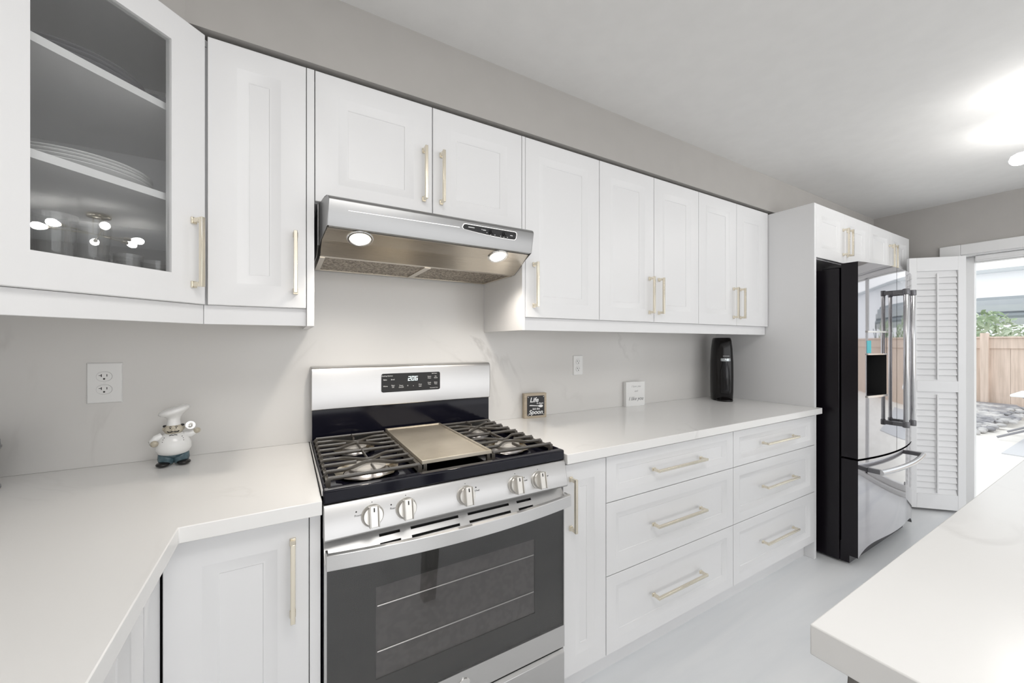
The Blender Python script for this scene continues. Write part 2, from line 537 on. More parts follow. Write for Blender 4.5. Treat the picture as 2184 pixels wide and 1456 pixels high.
# narrow wall cabinet left of the hood
cabinet('wall_cabinet', 'narrow white wall cabinet between glass corner cabinet and range hood', 'cabinet', -0.193, 0.052, UZ0, UZ1, UY,
        [('door', -0.193 + g, 0.052 - g, UZ0, UZ1, (0.022, 1.548), HU, True)], body_z=(UZ0, UZ1 - 0.024))
tag(mesh_obj('side_panel', MB().box(0.0525, 0.0735, UY, WB - 0.0005, 1.357, UZ1), 'white', bevel=0.001),
    'white full height panel strip left of the range hood', 'panel')
tag(mesh_obj('light_rail', MB().prism([(-0.2020, UY + 0.018), (0.052, UY + 0.018), (0.052, UY + 0.036), (-0.2095, UY + 0.036)], 'z', 1.358, UZ0 - 0.0005), 'white', bevel=0.001),
    'short white light rail below narrow wall cabinet left of hood', 'light rail')
# cabinet above the hood
cabinet('wall_cabinet', 'short white two door cabinet right above the steel hood', 'cabinet', 0.0745, 0.8365, 1.748, UZ1, UY,
        [('door', 0.0745 + g, 0.4555 - g, 1.75, UZ1, (0.423, 1.905), HU, True),
         ('door', 0.4555 + g, 0.8365 - g, 1.75, UZ1, (0.488, 1.905), HU, True)], body_z=(1.748, UZ1 - 0.024))
tag(mesh_obj('side_panel', MB().box(0.837, 0.8515, UY, WB - 0.0005, 1.357, UZ1), 'white', bevel=0.001),
    'white end panel right of the range hood with its side lit', 'panel')
X1, X2, X3, X4, X5 = 0.852, 1.262, 1.637, 2.008, 2.383
X6 = 2.745
cabinet('wall_cabinet', 'white single door wall cabinet directly right of the hood', 'cabinet', X1, X2, UZ0, UZ1, UY,
        [('door', X1 + g, X2 - g, UZ0, UZ1, (X1 + 0.042, 1.547), HU, True)], body_z=(UZ0, UZ1 - 0.024))
cabinet('wall_cabinet', 'white two door wall cabinet above the small white block sign', 'cabinet', X2, X4, UZ0, UZ1, UY,
        [('door', X2 + g, X3 - g, UZ0, UZ1, (X3 - 0.036, 1.547), HU, True),
         ('door', X3 + g, X4 - g, UZ0, UZ1, (X3 + 0.036, 1.547), HU, True)], body_z=(UZ0, UZ1 - 0.024))
cabinet('wall_cabinet', 'white two door wall cabinet above the black soda machine', 'cabinet', X4, X6, UZ0, UZ1, UY,
        [('door', X4 + g, X5 - g, UZ0, UZ1, (X5 - 0.036, 1.547), HU, True),
         ('door', X5 + g, X6 - g, UZ0, UZ1, (X5 + 0.036, 1.547), HU, True)], body_z=(UZ0, UZ1 - 0.024))
tag(mesh_obj('light_rail', MB().box(X1, X6 - 0.002, UY + 0.018, UY + 0.038, 1.358, UZ0 - 0.0005), 'white', bevel=0.001),
    'long white light rail below the wall cabinets right of the hood', 'light rail')

# ------------------------------------------------------------------ diagonal corner cabinet with glass door
JX = -0.195
cc = thing('corner_cabinet', 'white diagonal corner wall cabinet with glass door and dishes inside', 'cabinet', (XL, WB - 0.0005, UZ0))
yb = WB - 0.0005
P = [(XL + 0.0132, yb), (JX, yb), (JX, UY + 0.025), (JX - 0.297 + 0.014, UY - 0.297 + 0.02 + 0.019), (XL + 0.0132, UY - 0.297 + 0.039)]
L = [(p[0] - XL, p[1] - yb) for p in P]


def inset(poly, d):
    c = (sum(p[0] for p in poly) / len(poly), sum(p[1] for p in poly) / len(poly))
    out = []
    for p in poly:
        v = Vector((c[0] - p[0], c[1] - p[1]))
        v = v * (d * 1.35 / v.length)
        out.append((p[0] + v.x, p[1] + v.y))
    return out


cb = MB()
H = UZ1 - UZ0
cb.prism(L, 'z', 0, 0.018)
cb.prism(L, 'z', H - 0.018, H)
for a, b in ((0, 1), (1, 2), (3, 4), (4, 0)):
    p, q = L[a], L[b]
    Li = inset(L, 0.014)
    cb.prism([p, q, Li[b], Li[a]], 'z', 0.018, H - 0.018)
part('body', cb, 'inside', cc, smooth=0)
Ls = inset(L, 0.016)
for z in (1.677, 1.912):
    part('shelf', MB().prism(Ls, 'z', z - UZ0, z - UZ0 + 0.018), 'inside', cc, smooth=0)
# door frame with a glass pane; local x runs from the outer end to the hood side
DW = 0.42
D0 = (JX - DW * 0.70711 - XL, UY - DW * 0.70711 - yb, 0)
fr = MB()
GX0, GX1, GZ0, GZ1 = 0.086, DW - 0.086, 0.074, H - 0.074
fx = g
fr.rings([((fx, DW - fx, 0, H), 0), ((fx, DW - fx, 0, H), -0.0185), ((fx + .0015, DW - fx - .0015, .0015, H - .0015), -0.02), ((GX0, GX1, GZ0, GZ1), -0.02), ((GX0, GX1, GZ0, GZ1), 0)])
fr.f = [q for q in fr.f if not (set(q) == {16, 17, 18, 19} or set(q) == {0, 1, 2, 3})]
fr.f += [(0, 1, 17, 16), (1, 2, 18, 17), (2, 3, 19, 18), (3, 0, 16, 19)]
cd = part('door', fr, 'white', cc, (D0[0] - 0.01414, D0[1] + 0.01414, 0), (0, 0, R(45)))
part('glass_pane', MB().box(GX0 + 0.0002, GX1 - 0.0002, -0.0125, -0.0085, GZ0 + 0.0002, GZ1 - 0.0002), 'doorglass', cd, smooth=0)
part('handle', handle_mb(HU), 'nickel', cd, (DW - 0.034, -0.0201, 1.548 - UZ0), bevel=0.0012)
lr = MB().prism([(0.0, -0.002), (DW + 0.0068, -0.002), (DW + 0.0143, 0.016), (0.0, 0.016)], 'z', -0.054, -0.0005)
part('light_rail', lr, 'white', cc, (D0[0] - 0.01414, D0[1] + 0.01414, 0), (0, 0, R(45)), bevel=0.001)


# dishes inside the corner cabinet
def plate_prof(r, h):
    return [(0.0, 0.0), (r * 0.55, 0.0), (r * 0.62, 0.003), (r * 0.98, h), (r, h + 0.0015), (r * 0.985, h + 0.004), (r * 0.62, 0.0075), (r * 0.55, 0.005), (0, 0.005)]


def plate_stack(cx, cy, z, r, n, material, labels, group, dz=0.0075):
    for k in range(n):
        o = mesh_obj('dinner_plate', MB().lathe(plate_prof(r, 0.016), 48), material, loc=(cx + 0.002 * math.sin(k * 2.1), cy + 0.002 * math.cos(k * 1.7), z + k * dz))
        tag(o, labels[k], 'plate', group)


plate_stack(-0.445, -0.335, 1.6955, 0.135, 4, 'plate', ['white plate at the bottom of stack on the lower cabinet shelf', 'white plate second from bottom of stack on lower cabinet shelf',
            'white plate third from bottom of stack on lower cabinet shelf', 'white plate on top of stack on the lower cabinet shelf'], 'white plates behind the glass door')
plate_stack(-0.455, -0.345, 1.9305, 0.135, 3, 'grayplate', ['dark plate at the bottom of stack on the top cabinet shelf', 'dark plate in the middle of stack on top cabinet shelf',
            'dark plate on top of the stack on the top cabinet shelf'], 'dark plates on the top shelf', 0.009)
o = mesh_obj('serving_bowl', MB().lathe([(0, 0), (0.045, 0), (0.05, 0.004), (0.085, 0.035), (0.098, 0.07), (0.095, 0.07), (0.08, 0.036), (0.045, 0.008), (0, 0.008)], 40), 'grayplate', loc=(-0.318, -0.165, 1.9305))
tag(o, 'dark bowl right of the plate stack on the top cabinet shelf', 'bowl')


def tumbler(r0, r1, h, foot=0.008):
    return [(0, 0), (r0 * 0.95, 0), (r0, 0.002), (r1, h), (r1 - 0.0018, h), (r0 - 0.002, foot), (0, foot)]


ZB = UZ0 + 0.0185
for (gx, gy, r0, r1, h, lab) in [
        (-0.430, -0.490, 0.028, 0.034, 0.150, 'tall clear tumbler at front left of the lowest cabinet shelf'),
        (-0.395, -0.425, 0.028, 0.034, 0.150, 'second tall clear tumbler from left on the lowest cabinet shelf'),
        (-0.475, -0.415, 0.030, 0.036, 0.165, 'tallest clear tumbler at rear left of the lowest cabinet shelf'),
        (-0.345, -0.375, 0.026, 0.028, 0.095, 'small clear glass right of the tall tumblers'),
        (-0.300, -0.325, 0.032, 0.036, 0.090, 'wide clear low glass at the middle of the lowest cabinet shelf'),
        (-0.385, -0.330, 0.032, 0.036, 0.092, 'clear low glass behind the tall tumblers'),
        (-0.250, -0.270, 0.030, 0.034, 0.083, 'clear low glass nearest the handle side of glass door'),
        (-0.320, -0.240, 0.030, 0.034, 0.083, 'clear low glass at the rear right of lowest cabinet shelf')]:
    o = mesh_obj('drinking_glass', MB().lathe(tumbler(r0, r1, h), 32), 'drinkglass', loc=(gx, gy, ZB))
    tag(o, lab, 'glass', 'glasses on the lowest cabinet shelf')

# ------------------------------------------------------------------ range hood
hd = thing('range_hood', 'stainless steel under-cabinet range hood with two lit lamps', 'range hood', (0.4645, WB - 0.001, 1.59))
hb = MB()
zt, zb_ = 1.745 - 1.59, 1.655 - 1.59
YB = -WB + 0.001                  # local y = world y + YB


def hp(x, y, z):
    return (x, y - WB + 0.001, z - 1.59)


WBK, WFR = 0.3805, 0.359


def half(s, y):
    """the body narrows towards the front; its right flank clears the end panel"""
    k = min(1.0, max(0.0, (y + 0.33) / (FT + 0.33)))
    if s > 0:
        return 0.3715 if y > -0.346 else 0.372 + (WFR - 0.372) * k
    return WBK + (WFR - WBK) * k

FT, FB = -0.452, -0.432
# shell: top, sides, front apron with a soft top edge
prof = [(-0.30, 1.7475), (FT + 0.042, 1.7475), (FT + 0.022, 1.7455), (FT + 0.009, 1.740), (FT + 0.002, 1.733), (FT, 1.727), (FB, 1.655)]
vs, fs = [], []
for (y, z) in prof:
    vs += [hp(-half(-1, y), y, z), hp(half(1, y), y, z)]
for i in range(len(prof) - 1):
    fs.append((2 * i, 2 * i + 1, 2 * i + 3, 2 * i + 2))
hb.add(vs, fs)
part('apron', hb, 'hoodsteel', hd, smooth=50)
for s in (-1, 1):
    sd = MB()
    back = [(0.0, 1.7475), (-0.30, 1.7475), (-0.33, 1.7475), (-0.33, 1.615), (-0.285, 1.592), (0.0, 1.592)]
    front = [(-0.33, 1.7475)] + prof[1:] + [(-0.355, 1.628), (-0.33, 1.615)]
    for outl in (back, front):
        if outl is front:
            w0, w1_ = half(s, -0.347), WFR
            vs = [hp(s * (w0 + (w1_ - w0) * (y + 0.33) / (FT + 0.33)), y, z) for y, z in outl]
        else:
            vs = [hp(s * half(s, y), y, z) for y, z in outl]
        n = len(vs)
        vs2 = [(v[0] - s * 0.0015, v[1], v[2]) for v in vs]
        sd.add(vs + vs2, [list(range(n)), list(range(n, 2 * n))[::-1]] + [(i, (i + 1) % n, n + (i + 1) % n, n + i) for i in range(n)])
    part('side_plate', sd, 'hoodsteel', hd, smooth=20)
lip = MB()
a, b = WFR - 0.002, WFR - 0.006
lip.add([hp(-a, FB, 1.655), hp(a, FB, 1.655), hp(a, FB + 0.012, 1.6535), hp(-a, FB + 0.012, 1.6535), hp(a, FB + 0.012, 1.66), hp(-a, FB + 0.012, 1.66)], [(0, 1, 2, 3), (3, 2, 4, 5)])
part('front_lip', lip, 'hoodsteel', hd, smooth=0)
up = MB()
w1, w2 = WFR + 0.001, 0.3705
up.add([hp(-w1, FB + 0.02, 1.652), hp(w1, FB + 0.02, 1.652), hp(w2, -0.355, 1.628), hp(-w2, -0.355, 1.628), hp(w2, -0.285, 1.592), hp(-w2, -0.285, 1.592),
        hp(w2, -0.262, 1.592), hp(-w2, -0.262, 1.592), hp(-w1, FB + 0.02, 1.668), hp(w1, FB + 0.02, 1.668)],
       [(0, 1, 2, 3), (3, 2, 4, 5), (5, 4, 6, 7), (8, 9, 1, 0)])
part('underside', up, 'underhood', hd, smooth=0)
rim = MB()
rim.box(-w2, w2, -0.014 + YB, -0.004 + YB, 0, 0.004)
rim.box(-w2, -w2 + 0.016, -0.262 + YB, -0.014 + YB, 0, 0.004)
rim.box(w2 - 0.016, w2, -0.262 + YB, -0.014 + YB, 0, 0.004)
rim.box(-0.012, 0.012, -0.262 + YB, -0.014 + YB, 0, 0.004)
part('filter_frame', rim, 'underhood', hd, smooth=0)
for s in (-1, 1):
    x0, x1 = (0.012, w2 - 0.016) if s > 0 else (-w2 + 0.016, -0.012)
    part('grease_filter', MB().box(x0, x1, -0.262 + YB, -0.014 + YB, 0.003, 0.009), 'filter', hd, smooth=0)
# lamps sit in the sloping strip
sl_n = Vector((0, -(1.652 - 1.628), -(0.412 - 0.355))).normalized()
for x in (-0.262, 0.238):
    c = Vector(hp(x, -0.3835, 1.640)) + sl_n * 0.0012
    q = Vector((0, 0, 1)).rotation_difference(sl_n).to_euler()
    lp = part('lamp_ring', MB().lathe([(0.0310, -0.001), (0.0400, -0.001), (0.0405, 0.001), (0.0375, 0.0035), (0.0330, 0.0035), (0.0310, 0.001)], 40), 'chrome', hd, c, q)
    part('lamp_lens', MB().lathe([(0, 0.0), (0.0318, 0.0), (0.0312, 0.0016), (0.018, 0.0030), (0, 0.0034)], 32), 'lens', lp)
    ld = bpy.data.lights.new('hood_lamp', 'SPOT')
    ld.energy, ld.color, ld.spot_size, ld.spot_blend, ld.shadow_soft_size = 8.5, (1.0, 0.92, 0.82), R(118), 0.9, 0.025
    lo = bpy.data.objects.new('hood_lamp', ld)
    COL.objects.link(lo)
    lo.parent = hd
    lo.location = c + sl_n * 0.008
    lo.rotation_euler = (R(6), 0, 0)
# control strip on the apron: follows the apron's slope
tl = math.atan2(FB - FT, 1.728 - 1.655)


def apron_pt(x, z, off=0.0):
    t = (1.728 - z) / (1.728 - 1.655)
    return hp(x, FT + (FB - FT) * t - off, z)


def apron_panel(pts, off0, off1):
    m = MB()
    vs = [apron_pt(x, z, off0) for x, z in pts] + [apron_pt(x, z, off1) for x, z in pts]
    n = len(pts)
    return m.add(vs, [list(range(n)), list(range(n, 2 * n))[::-1]] + [(i, (i + 1) % n, n + (i + 1) % n, n + i) for i in range(n)])


cx0, cx1 = 0.0655, 0.283
top = [(cx0 + 0.004, 1.7185), (cx0 + 0.010, 1.7205), (cx1 - 0.008, 1.7205), (cx1 - 0.002, 1.718), (cx1, 1.712), (cx1 - 0.001, 1.699), (cx1 - 0.006, 1.6945)]
low = []
for k in range(1, 9):
    u = k / 8
    low.append((cx1 - 0.006 + (cx0 + 0.006 - cx1 + 0.006) * u, 1.6935 + 0.0105 * u ** 2.0))
shape = top + low + [(cx0, 1.709)]
cp = part('control_panel', apron_panel(shape, -0.001, 0.0014), 'matteblack', hd, smooth=0)
mid = (sum(p[0] for p in shape) / len(shape), sum(p[1] for p in shape) / len(shape))
bez = apron_panel([(mid[0] + (p[0] - mid[0]) * 1.025, mid[1] + (p[1] - mid[1]) * 1.13) for p in shape], -0.001, 0.0006)
part('panel_bezel', bez, 'chrome', hd, smooth=0)
for x, z in ((0.177, 1.7075), (0.232, 1.7075)):
    part('control_knob', MB().lathe([(0.0085, 0), (0.0085, -0.004), (0.006, -0.006), (0.0055, -0.012), (0, -0.0125)], 20, axis='y'), 'matteblack', cp, Vector(apron_pt(x, z, 0.0012)))
for x, z, ww in ((0.098, 1.7125, 0.024), (0.139, 1.7115, 0.003), (0.149, 1.7105, 0.012), (0.160, 1.7035, 0.003), (0.176, 1.6985, 0.003), (0.193, 1.7000, 0.003), (0.217, 1.6990, 0.003), (0.231, 1.6972, 0.005), (0.246, 1.6985, 0.003), (0.262, 1.7065, 0.011)):
    part('control_mark', apron_panel([(x - ww / 2, z - 0.0011), (x + ww / 2, z - 0.0011), (x + ww / 2, z + 0.0011), (x - ww / 2, z + 0.0011)], 0.0012, 0.0017), 'white_text', cp, smooth=0)
st = apron_panel([(-0.305, 1.7025), (0.055, 1.7060), (0.055, 1.7078), (-0.305, 1.7040)], -0.001, 0.0012)
part('accent_strip', st, 'chrome', hd, smooth=0)

# ------------------------------------------------------------------ base cabinets
BY = -0.605                       # front of base doors
BZ0, BZ1 = 0.108, 0.868
HB = 0.190
cabinet('base_cabinet', 'white corner base cabinet left of the range with upright handle', 'cabinet', -0.235, 0.0485, 0.1, 0.8785, BY,
        [('door', -0.235 + g + 0.002, 0.0485 - g, BZ0, BZ1, (0.012, 0.728), HB, True)])
tag(mesh_obj('filler_strip', MB().box(0.049, 0.0735, BY, WB - 0.0005, 0.0, 0.8785), 'white', bevel=0.001),
    'white filler strip along the left flank of the range', 'panel')
# left arm of the base run (faces +X)
la = thing('base_cabinet', 'white base cabinet under the left counter arm, facing right', 'cabinet', (-0.2345, -0.605, 0.1))
part('body', MB().box(-0.56, -0.0215, -1.15, 0.0, 0, 0.7785), 'white', la, bevel=0.001)
part('filler', MB().box(-0.021, -0.001, -0.105, -0.001, 0.008, 0.768), 'white', la)
for i, (ya, ybb, hy) in enumerate(((-0.108, -0.405, -0.365), (-0.408, -0.78, -0.45), (-0.783, -1.149, -1.11))):
    d = part('door', door_mb(abs(ybb - ya) - 0.003, 0.76), 'white', la, (-0.0210, ybb + 0.0015, 0.008), (0, 0, R(90)))
    part('handle', handle_mb(HB), 'nickel', d, (abs(hy - ybb), -0.0201, 0.62), bevel=0.0012)
cabinet('base_cabinet', 'narrow white base cabinet right of the range', 'cabinet', 0.846, 1.0535, 0.1, 0.8785, BY,
        [('door', 0.846 + g, 1.0535 - g, BZ0, BZ1, (0.880, 0.728), HB, True)])


def drawers(x0, x1, label):
    fr = []
    for za, zb in ((0.108, 0.407), (0.410, 0.689), (0.692, 0.868)):
        fr.append(('drawer', x0 + g, x1 - g, za, zb, ((x0 + x1) / 2, (za + zb) / 2 + (0.0 if zb - za < 0.2 else 0.002)), 0.33, False))
    return cabinet('drawer_cabinet', label, 'drawer cabinet', x0, x1, 0.1, 0.8785, BY, fr)


drawers(1.054, 1.897, 'wide white three drawer base unit nearer the range')
drawers(1.898, 2.745, 'white three drawer base unit beside the black refrigerator')
tag(mesh_obj('toe_kick', MB().box(0.846, 2.747, -0.55, -0.53, 0.0, 0.0995), 'white'), 'white toe kick board under the drawer units right of the range', 'toe kick')
tag(mesh_obj('toe_kick', MB().box(-0.29, 0.0485, -0.55, -0.53, 0.0, 0.0995), 'white'), 'white toe kick board under the corner base cabinet left of range', 'toe kick')
tag(mesh_obj('toe_kick', MB().box(-0.31, -0.29, -1.75, -0.5505, 0.0, 0.0995), 'white'), 'white toe kick board under the left counter arm', 'toe kick')
tag(mesh_obj('side_panel', MB().box(2.7485, 2.7745, -0.603, WB + 0.0115, 0.0, 2.152), 'white', bevel=0.001),
    'tall white gable panel between the worktop and the black refrigerator', 'panel')

# worktops
CT0, CT1 = 0.8795, 0.915
lt = MB().prism([(XL + 0.0005, WB + 0.0115), (0.0745, WB + 0.0115), (0.0745, -0.640), (-0.1985, -0.640), (-0.1985, -2.3), (XL + 0.0005, -2.3)], 'z', CT0, CT1)
tag(mesh_obj('worktop', lt, 'quartz', bevel=0.002), 'white quartz corner worktop left of the range', 'worktop')
rt = MB().prism([(0.846, WB + 0.0115), (2.7480, WB + 0.0115), (2.7480, -0.6040), (2.779, -0.6040), (2.779, -0.632), (0.846, -0.632)], 'z', CT0, CT1)
tag(mesh_obj('worktop', rt, 'quartz', bevel=0.002), 'long white quartz worktop over the drawer units', 'worktop')
isl = thing('kitchen_island', 'white quartz topped island on splayed grey legs in right foreground', 'island', (0.648, -1.49, 0))
part('island_worktop', MB().box(-0.030, 2.15, -0.92, 0.042, 0.8795, 0.921), 'quartz', isl, bevel=0.002)
part('apron_frame', MB().box(0.16, 1.96, -0.76, -0.12, 0.80, 0.879), 'weathered', isl, bevel=0.002)
for (tx_, ty_, bx_, by_) in ((0.045, -0.035, -0.025, 0.015), (0.045, -0.845, -0.025, -0.895), (2.075, -0.035, 2.145, 0.015), (2.075, -0.845, 2.145, -0.895)):
    lm = MB()
    a_, b_ = 0.045, 0.032
    lm.add([(tx_ - a_, ty_ - a_, 0.879), (tx_ + a_, ty_ - a_, 0.879), (tx_ + a_, ty_ + a_, 0.879), (tx_ - a_, ty_ + a_, 0.879),
            (bx_ - b_, by_ - b_, 0), (bx_ + b_, by_ - b_, 0), (bx_ + b_, by_ + b_, 0), (bx_ - b_, by_ + b_, 0)],
           [(0, 1, 2, 3), (7, 6, 5, 4), (0, 4, 5, 1), (1, 5, 6, 2), (2, 6, 7, 3), (3, 7, 4, 0)])
    part('leg', lm, 'weathered', isl, bevel=0.002)

# ------------------------------------------------------------------ gas range
rg = thing('gas_range', 'stainless steel gas range with five burners and clock panel', 'range', (0.0785, 0, 0))
RW = 0.7635


def rx(x):
    return x - 0.0785


body = MB()
body.box(0.0, RW, -0.585, WB - 0.003, 0.06, 0.895)
part('body', body, 'black', rg, bevel=0.003)
for x in (0.05, RW - 0.05):
    for y in (-0.53, -0.08):
        part('foot', MB().cyl(0.018, 0, 0.06, (x, y, 0), seg=12), 'matteblack', rg)
ck = MB()
ck.box(0.0, RW, -0.600, -0.03, 0.8955, 0.906)
ck.box(0.0, RW, -0.620, -0.592, 0.8955, 0.930)
ck.box(0.0, 0.010, -0.592, -0.03, 0.906, 0.930)
ck.box(RW - 0.010, RW, -0.592, -0.03, 0.906, 0.930)
part('cooktop', ck, 'black', rg, bevel=0.005, seg=3)
part('cooktop_trim', MB().box(-0.003, 0.0, -0.612, -0.03, 0.9165, 0.933), 'chrome', rg, bevel=0.001)
bgd = MB().prism([(-0.045, 1.046), (-0.046, 1.195), (-0.040, 1.207), (-0.028, 1.212), (WB - 0.003, 1.212), (WB - 0.003, 1.046)], 'x', 0.0, RW)
bgp = part('backguard', bgd, 'steel', rg, bevel=0.003, smooth=40)
part('splash_panel', MB().box(0.004, RW - 0.004, -0.036, WB - 0.003, 0.930, 1.0458), 'black', rg)
# clock panel
cpn = part('clock_panel', MB().prism(rrect(rx(0.337), rx(0.590), 1.099, 1.177, 0.008), 'y', -0.0475, -0.040), 'matteblack', rg, smooth=0)


def seven(chars, x, z, h, wd, t):
    segs = {'2': 'abged', '0': 'abcdef', '6': 'acdefg'}
    m = MB()
    for ch in chars:
        sk = 0.12
        for s in segs[ch]:
            bx = {'a': (0, wd, h, h), 'g': (0, wd, h / 2, h / 2), 'd': (0, wd, 0, 0), 'f': (0, 0, h / 2, h), 'b': (wd, wd, h / 2, h), 'e': (0, 0, 0, h / 2), 'c': (wd, wd, 0, h / 2)}[s]
            x0, x1, z0, z1 = bx
            q = [(x0 - t, z0 - t), (x1 + t, z0 - t), (x1 + t, z1 + t), (x0 - t, z1 + t)]
            m.prism([(x + p[0] + sk * p[1], z + p[1]) for p in q], 'y', -0.0482, -0.0474)
        x += wd * 1.75
    return m


dg = seven('206', rx(0.448), 1.1445, 0.0165, 0.0085, 0.0011)
dg.box(rx(0.4604), rx(0.4620), -0.0482, -0.0474, 1.1475, 1.1495)
part('clock_digits', dg, 'digit', cpn, smooth=0)
tx = MB()
for s, x, z, sz in (('Cooking Options', 0.360, 1.167, 0.0065), ('Bake', 0.352, 1.151, 0.0075), ('Broil', 0.383, 1.151, 0.0075), ('Warm', 0.353, 1.124, 0.007), ('Start', 0.384, 1.1265, 0.007), ('Off', 0.384, 1.119, 0.007),
                    ('Timer', 0.418, 1.1245, 0.007), ('On/Off', 0.418, 1.117, 0.007), ('+', 0.446, 1.122, 0.012), ('-', 0.470, 1.122, 0.014), ('Oven', 0.500, 1.1255, 0.0065), ('Light', 0.500, 1.118, 0.0065),
                    ('Self Clean', 0.564, 1.1705, 0.0060), ('Steam', 0.541, 1.158, 0.0065), ('Clean', 0.541, 1.151, 0.0065), ('Set', 0.570, 1.158, 0.0065), ('Clock', 0.570, 1.151, 0.0065),
                    ('Cook', 0.541, 1.131, 0.0065), ('Time', 0.541, 1.124, 0.0065), ('Delay', 0.570, 1.131, 0.0065), ('Time', 0.570, 1.124, 0.0065), ('Automatic Oven', 0.562, 1.108, 0.0055)):
    part('button_label', shift(text_mb(s, sz), rx(x), -0.0477, z), 'white_text', cpn, smooth=0)
# burners
for (x, y, r, cm) in ((0.215, -0.440, 0.054, 'capgrey'), (0.215, -0.180, 0.040, 'capgrey'), (0.712, -0.440, 0.046, 'capgrey'), (0.712, -0.180, 0.038, 'capgrey'), (0.467, -0.31, 0.044, 'black')):
    bb = part('burner', MB().lathe([(0, 0), (r * 1.25, 0.0), (r * 1.18, 0.004), (r * 1.02, 0.009), (r * 0.98, 0.017), (0, 0.017)], 36), 'alu' if cm != 'black' else 'black', rg, (rx(x), y, 0.9065))
    part('burner_cap', MB().lathe([(0, 0), (r * 1.0, 0), (r * 1.02, 0.002), (r * 0.97, 0.0055), (r * 0.5, 0.0075), (0, 0.008)], 36), cm, bb, (0, 0, 0.0172))
    if cm != 'black':
        bw = MB()
        for k in range(36):
            a0 = 2 * math.pi * k / 36
            a1 = 2 * math.pi * (k + 1) / 36
            rr = [r * 1.28, r * 1.75 + 0.004 * math.sin(k * 2.3)]
            rr2 = [r * 1.28, r * 1.75 + 0.004 * math.sin((k + 1) * 2.3 if k < 35 else 0)]
            bw.add([(rr[0] * math.cos(a0), rr[0] * math.sin(a0), 0.0015), (rr[1] * math.cos(a0), rr[1] * math.sin(a0), 0.0085), (rr2[1] * math.cos(a1), rr2[1] * math.sin(a1), 0.0085), (rr2[0] * math.cos(a1), rr2[0] * math.sin(a1), 0.0015)], [(0, 1, 2, 3)])
        part('drip_bowl', bw, 'foil', bb)
# control panel with knobs
cpl = MB().prism([(-0.60, 0.8945), (-0.618, 0.8945), (-0.624, 0.889), (-0.640, 0.812), (-0.636, 0.807), (-0.60, 0.807)], 'x', 0.0, RW)
part('knob_panel', cpl, 'steel', rg, bevel=0.002, smooth=40)
tilt = math.atan2(0.016, 0.077)
for x in (0.195, 0.284, 0.462, 0.636, 0.724):
    kb = part('burner_knob', MB().lathe([(0.0285, 0.0), (0.0285, -0.003), (0.0262, -0.005), (0.0255, -0.013), (0.0235, -0.016), (0, -0.0165)], 40, axis='y'), 'knob', rg, (rx(x), -0.6325, 0.850), (-tilt, 0, 0))
    gp = MB().prism([(-0.0095, -0.0255), (0.0095, -0.0255), (0.0095, 0.0255), (-0.0095, 0.0255)], 'y', -0.028, -0.012)
    gp.box(-0.0125, -0.0095, -0.0325, -0.012, -0.0262, 0.0255)
    gp.box(0.0095, 0.0125, -0.0325, -0.012, -0.0262, 0.0255)
    part('grip', gp, 'knob', kb, bevel=0.0012)
    part('pointer', MB().box(-0.0015, 0.0015, -0.0290, -0.0278, 0.012, 0.022), 'slot', kb, smooth=0)
for x, dx in ((0.195, -0.040), (0.284, -0.040), (0.462, 0.034), (0.636, 0.032), (0.724, 0.030)):
    for (ax, az) in ((x + dx, 0.866), (x, 0.8825)):
        yy = -0.624 - (0.889 - az) * 0.016 / 0.077
        rr = 0.0019 if az < 0.88 else 0.0011
        part('dot_mark', MB().lathe([(0, -0.0008), (rr, -0.0008), (rr, 0.001)], 12, (rx(ax), yy, az), 'y'), 'slot', rg, smooth=0)
    part('knob_label', shift(text_mb('Rear' if 0.2 < x < 0.3 or x > 0.7 else 'Oval' if 0.4 < x < 0.5 else 'Front', 0.0075), rx(x + dx + 0.004), -0.6315, 0.8565), 'gray_text', rg, smooth=0)
# oven door
dz0, dz1 = 0.243, 0.797
od = MB()
slots = [(0.216, 0.272), (0.302, 0.446), (0.477, 0.621), (0.651, 0.707)]
xs = [rx(0.0805)] + [rx(v) for s_ in slots for v in s_] + [rx(0.8405)]
zs = [0.752, 0.7605, 0.7665, 0.779, 0.785, dz1]
yf_, ybk = -0.622, -0.588


def ys_(z):
    """the vented strip leans back towards its top edge"""
    return -0.634 + (z - 0.752) / (dz1 - 0.752) * 0.034


for i in range(len(xs) - 1):
    for j in range(len(zs) - 1):
        if i % 2 == 1 and j in (1, 3):
            continue
        c, d = zs[j], zs[j + 1]
        od.add([(xs[i], ys_(c), c), (xs[i + 1], ys_(c), c), (xs[i + 1], ys_(d), d), (xs[i], ys_(d), d)], [(0, 1, 2, 3)])
for (a, b) in [(rx(p), rx(q)) for p, q in slots]:
    for (c, d) in ((zs[1], zs[2]), (zs[3], zs[4])):
        e, f_ = ys_(c), ys_(d)
        od.add([(a, e, c), (b, e, c), (b, f_, d), (a, f_, d), (a, e + .010, c), (b, e + .010, c), (b, f_ + .010, d), (a, f_ + .010, d)], [(0, 1, 5, 4), (2, 3, 7, 6), (1, 2, 6, 5), (3, 0, 4, 7)])
a, b = xs[0], xs[-1]
t0, t1 = ys_(zs[0]), ys_(dz1)
od.add([(a, t1, dz1), (b, t1, dz1), (b, ybk, dz1), (a, ybk, dz1), (a, t0, zs[0]), (b, t0, zs[0]), (b, ybk, zs[0]), (a, ybk, zs[0]),
        (a, yf_, zs[0]), (b, yf_, zs[0]), (b, yf_, 0.728), (a, yf_, 0.728), (a, ybk, 0.728), (b, ybk, 0.728)],
       [(0, 1, 2, 3), (0, 3, 7, 4), (1, 5, 6, 2), (4, 5, 9, 8), (8, 9, 10, 11), (11, 10, 13, 12), (8, 11, 12, 7), (9, 6, 13, 10)])
od.box(a, b, yf_, ybk, dz0, 0.318)
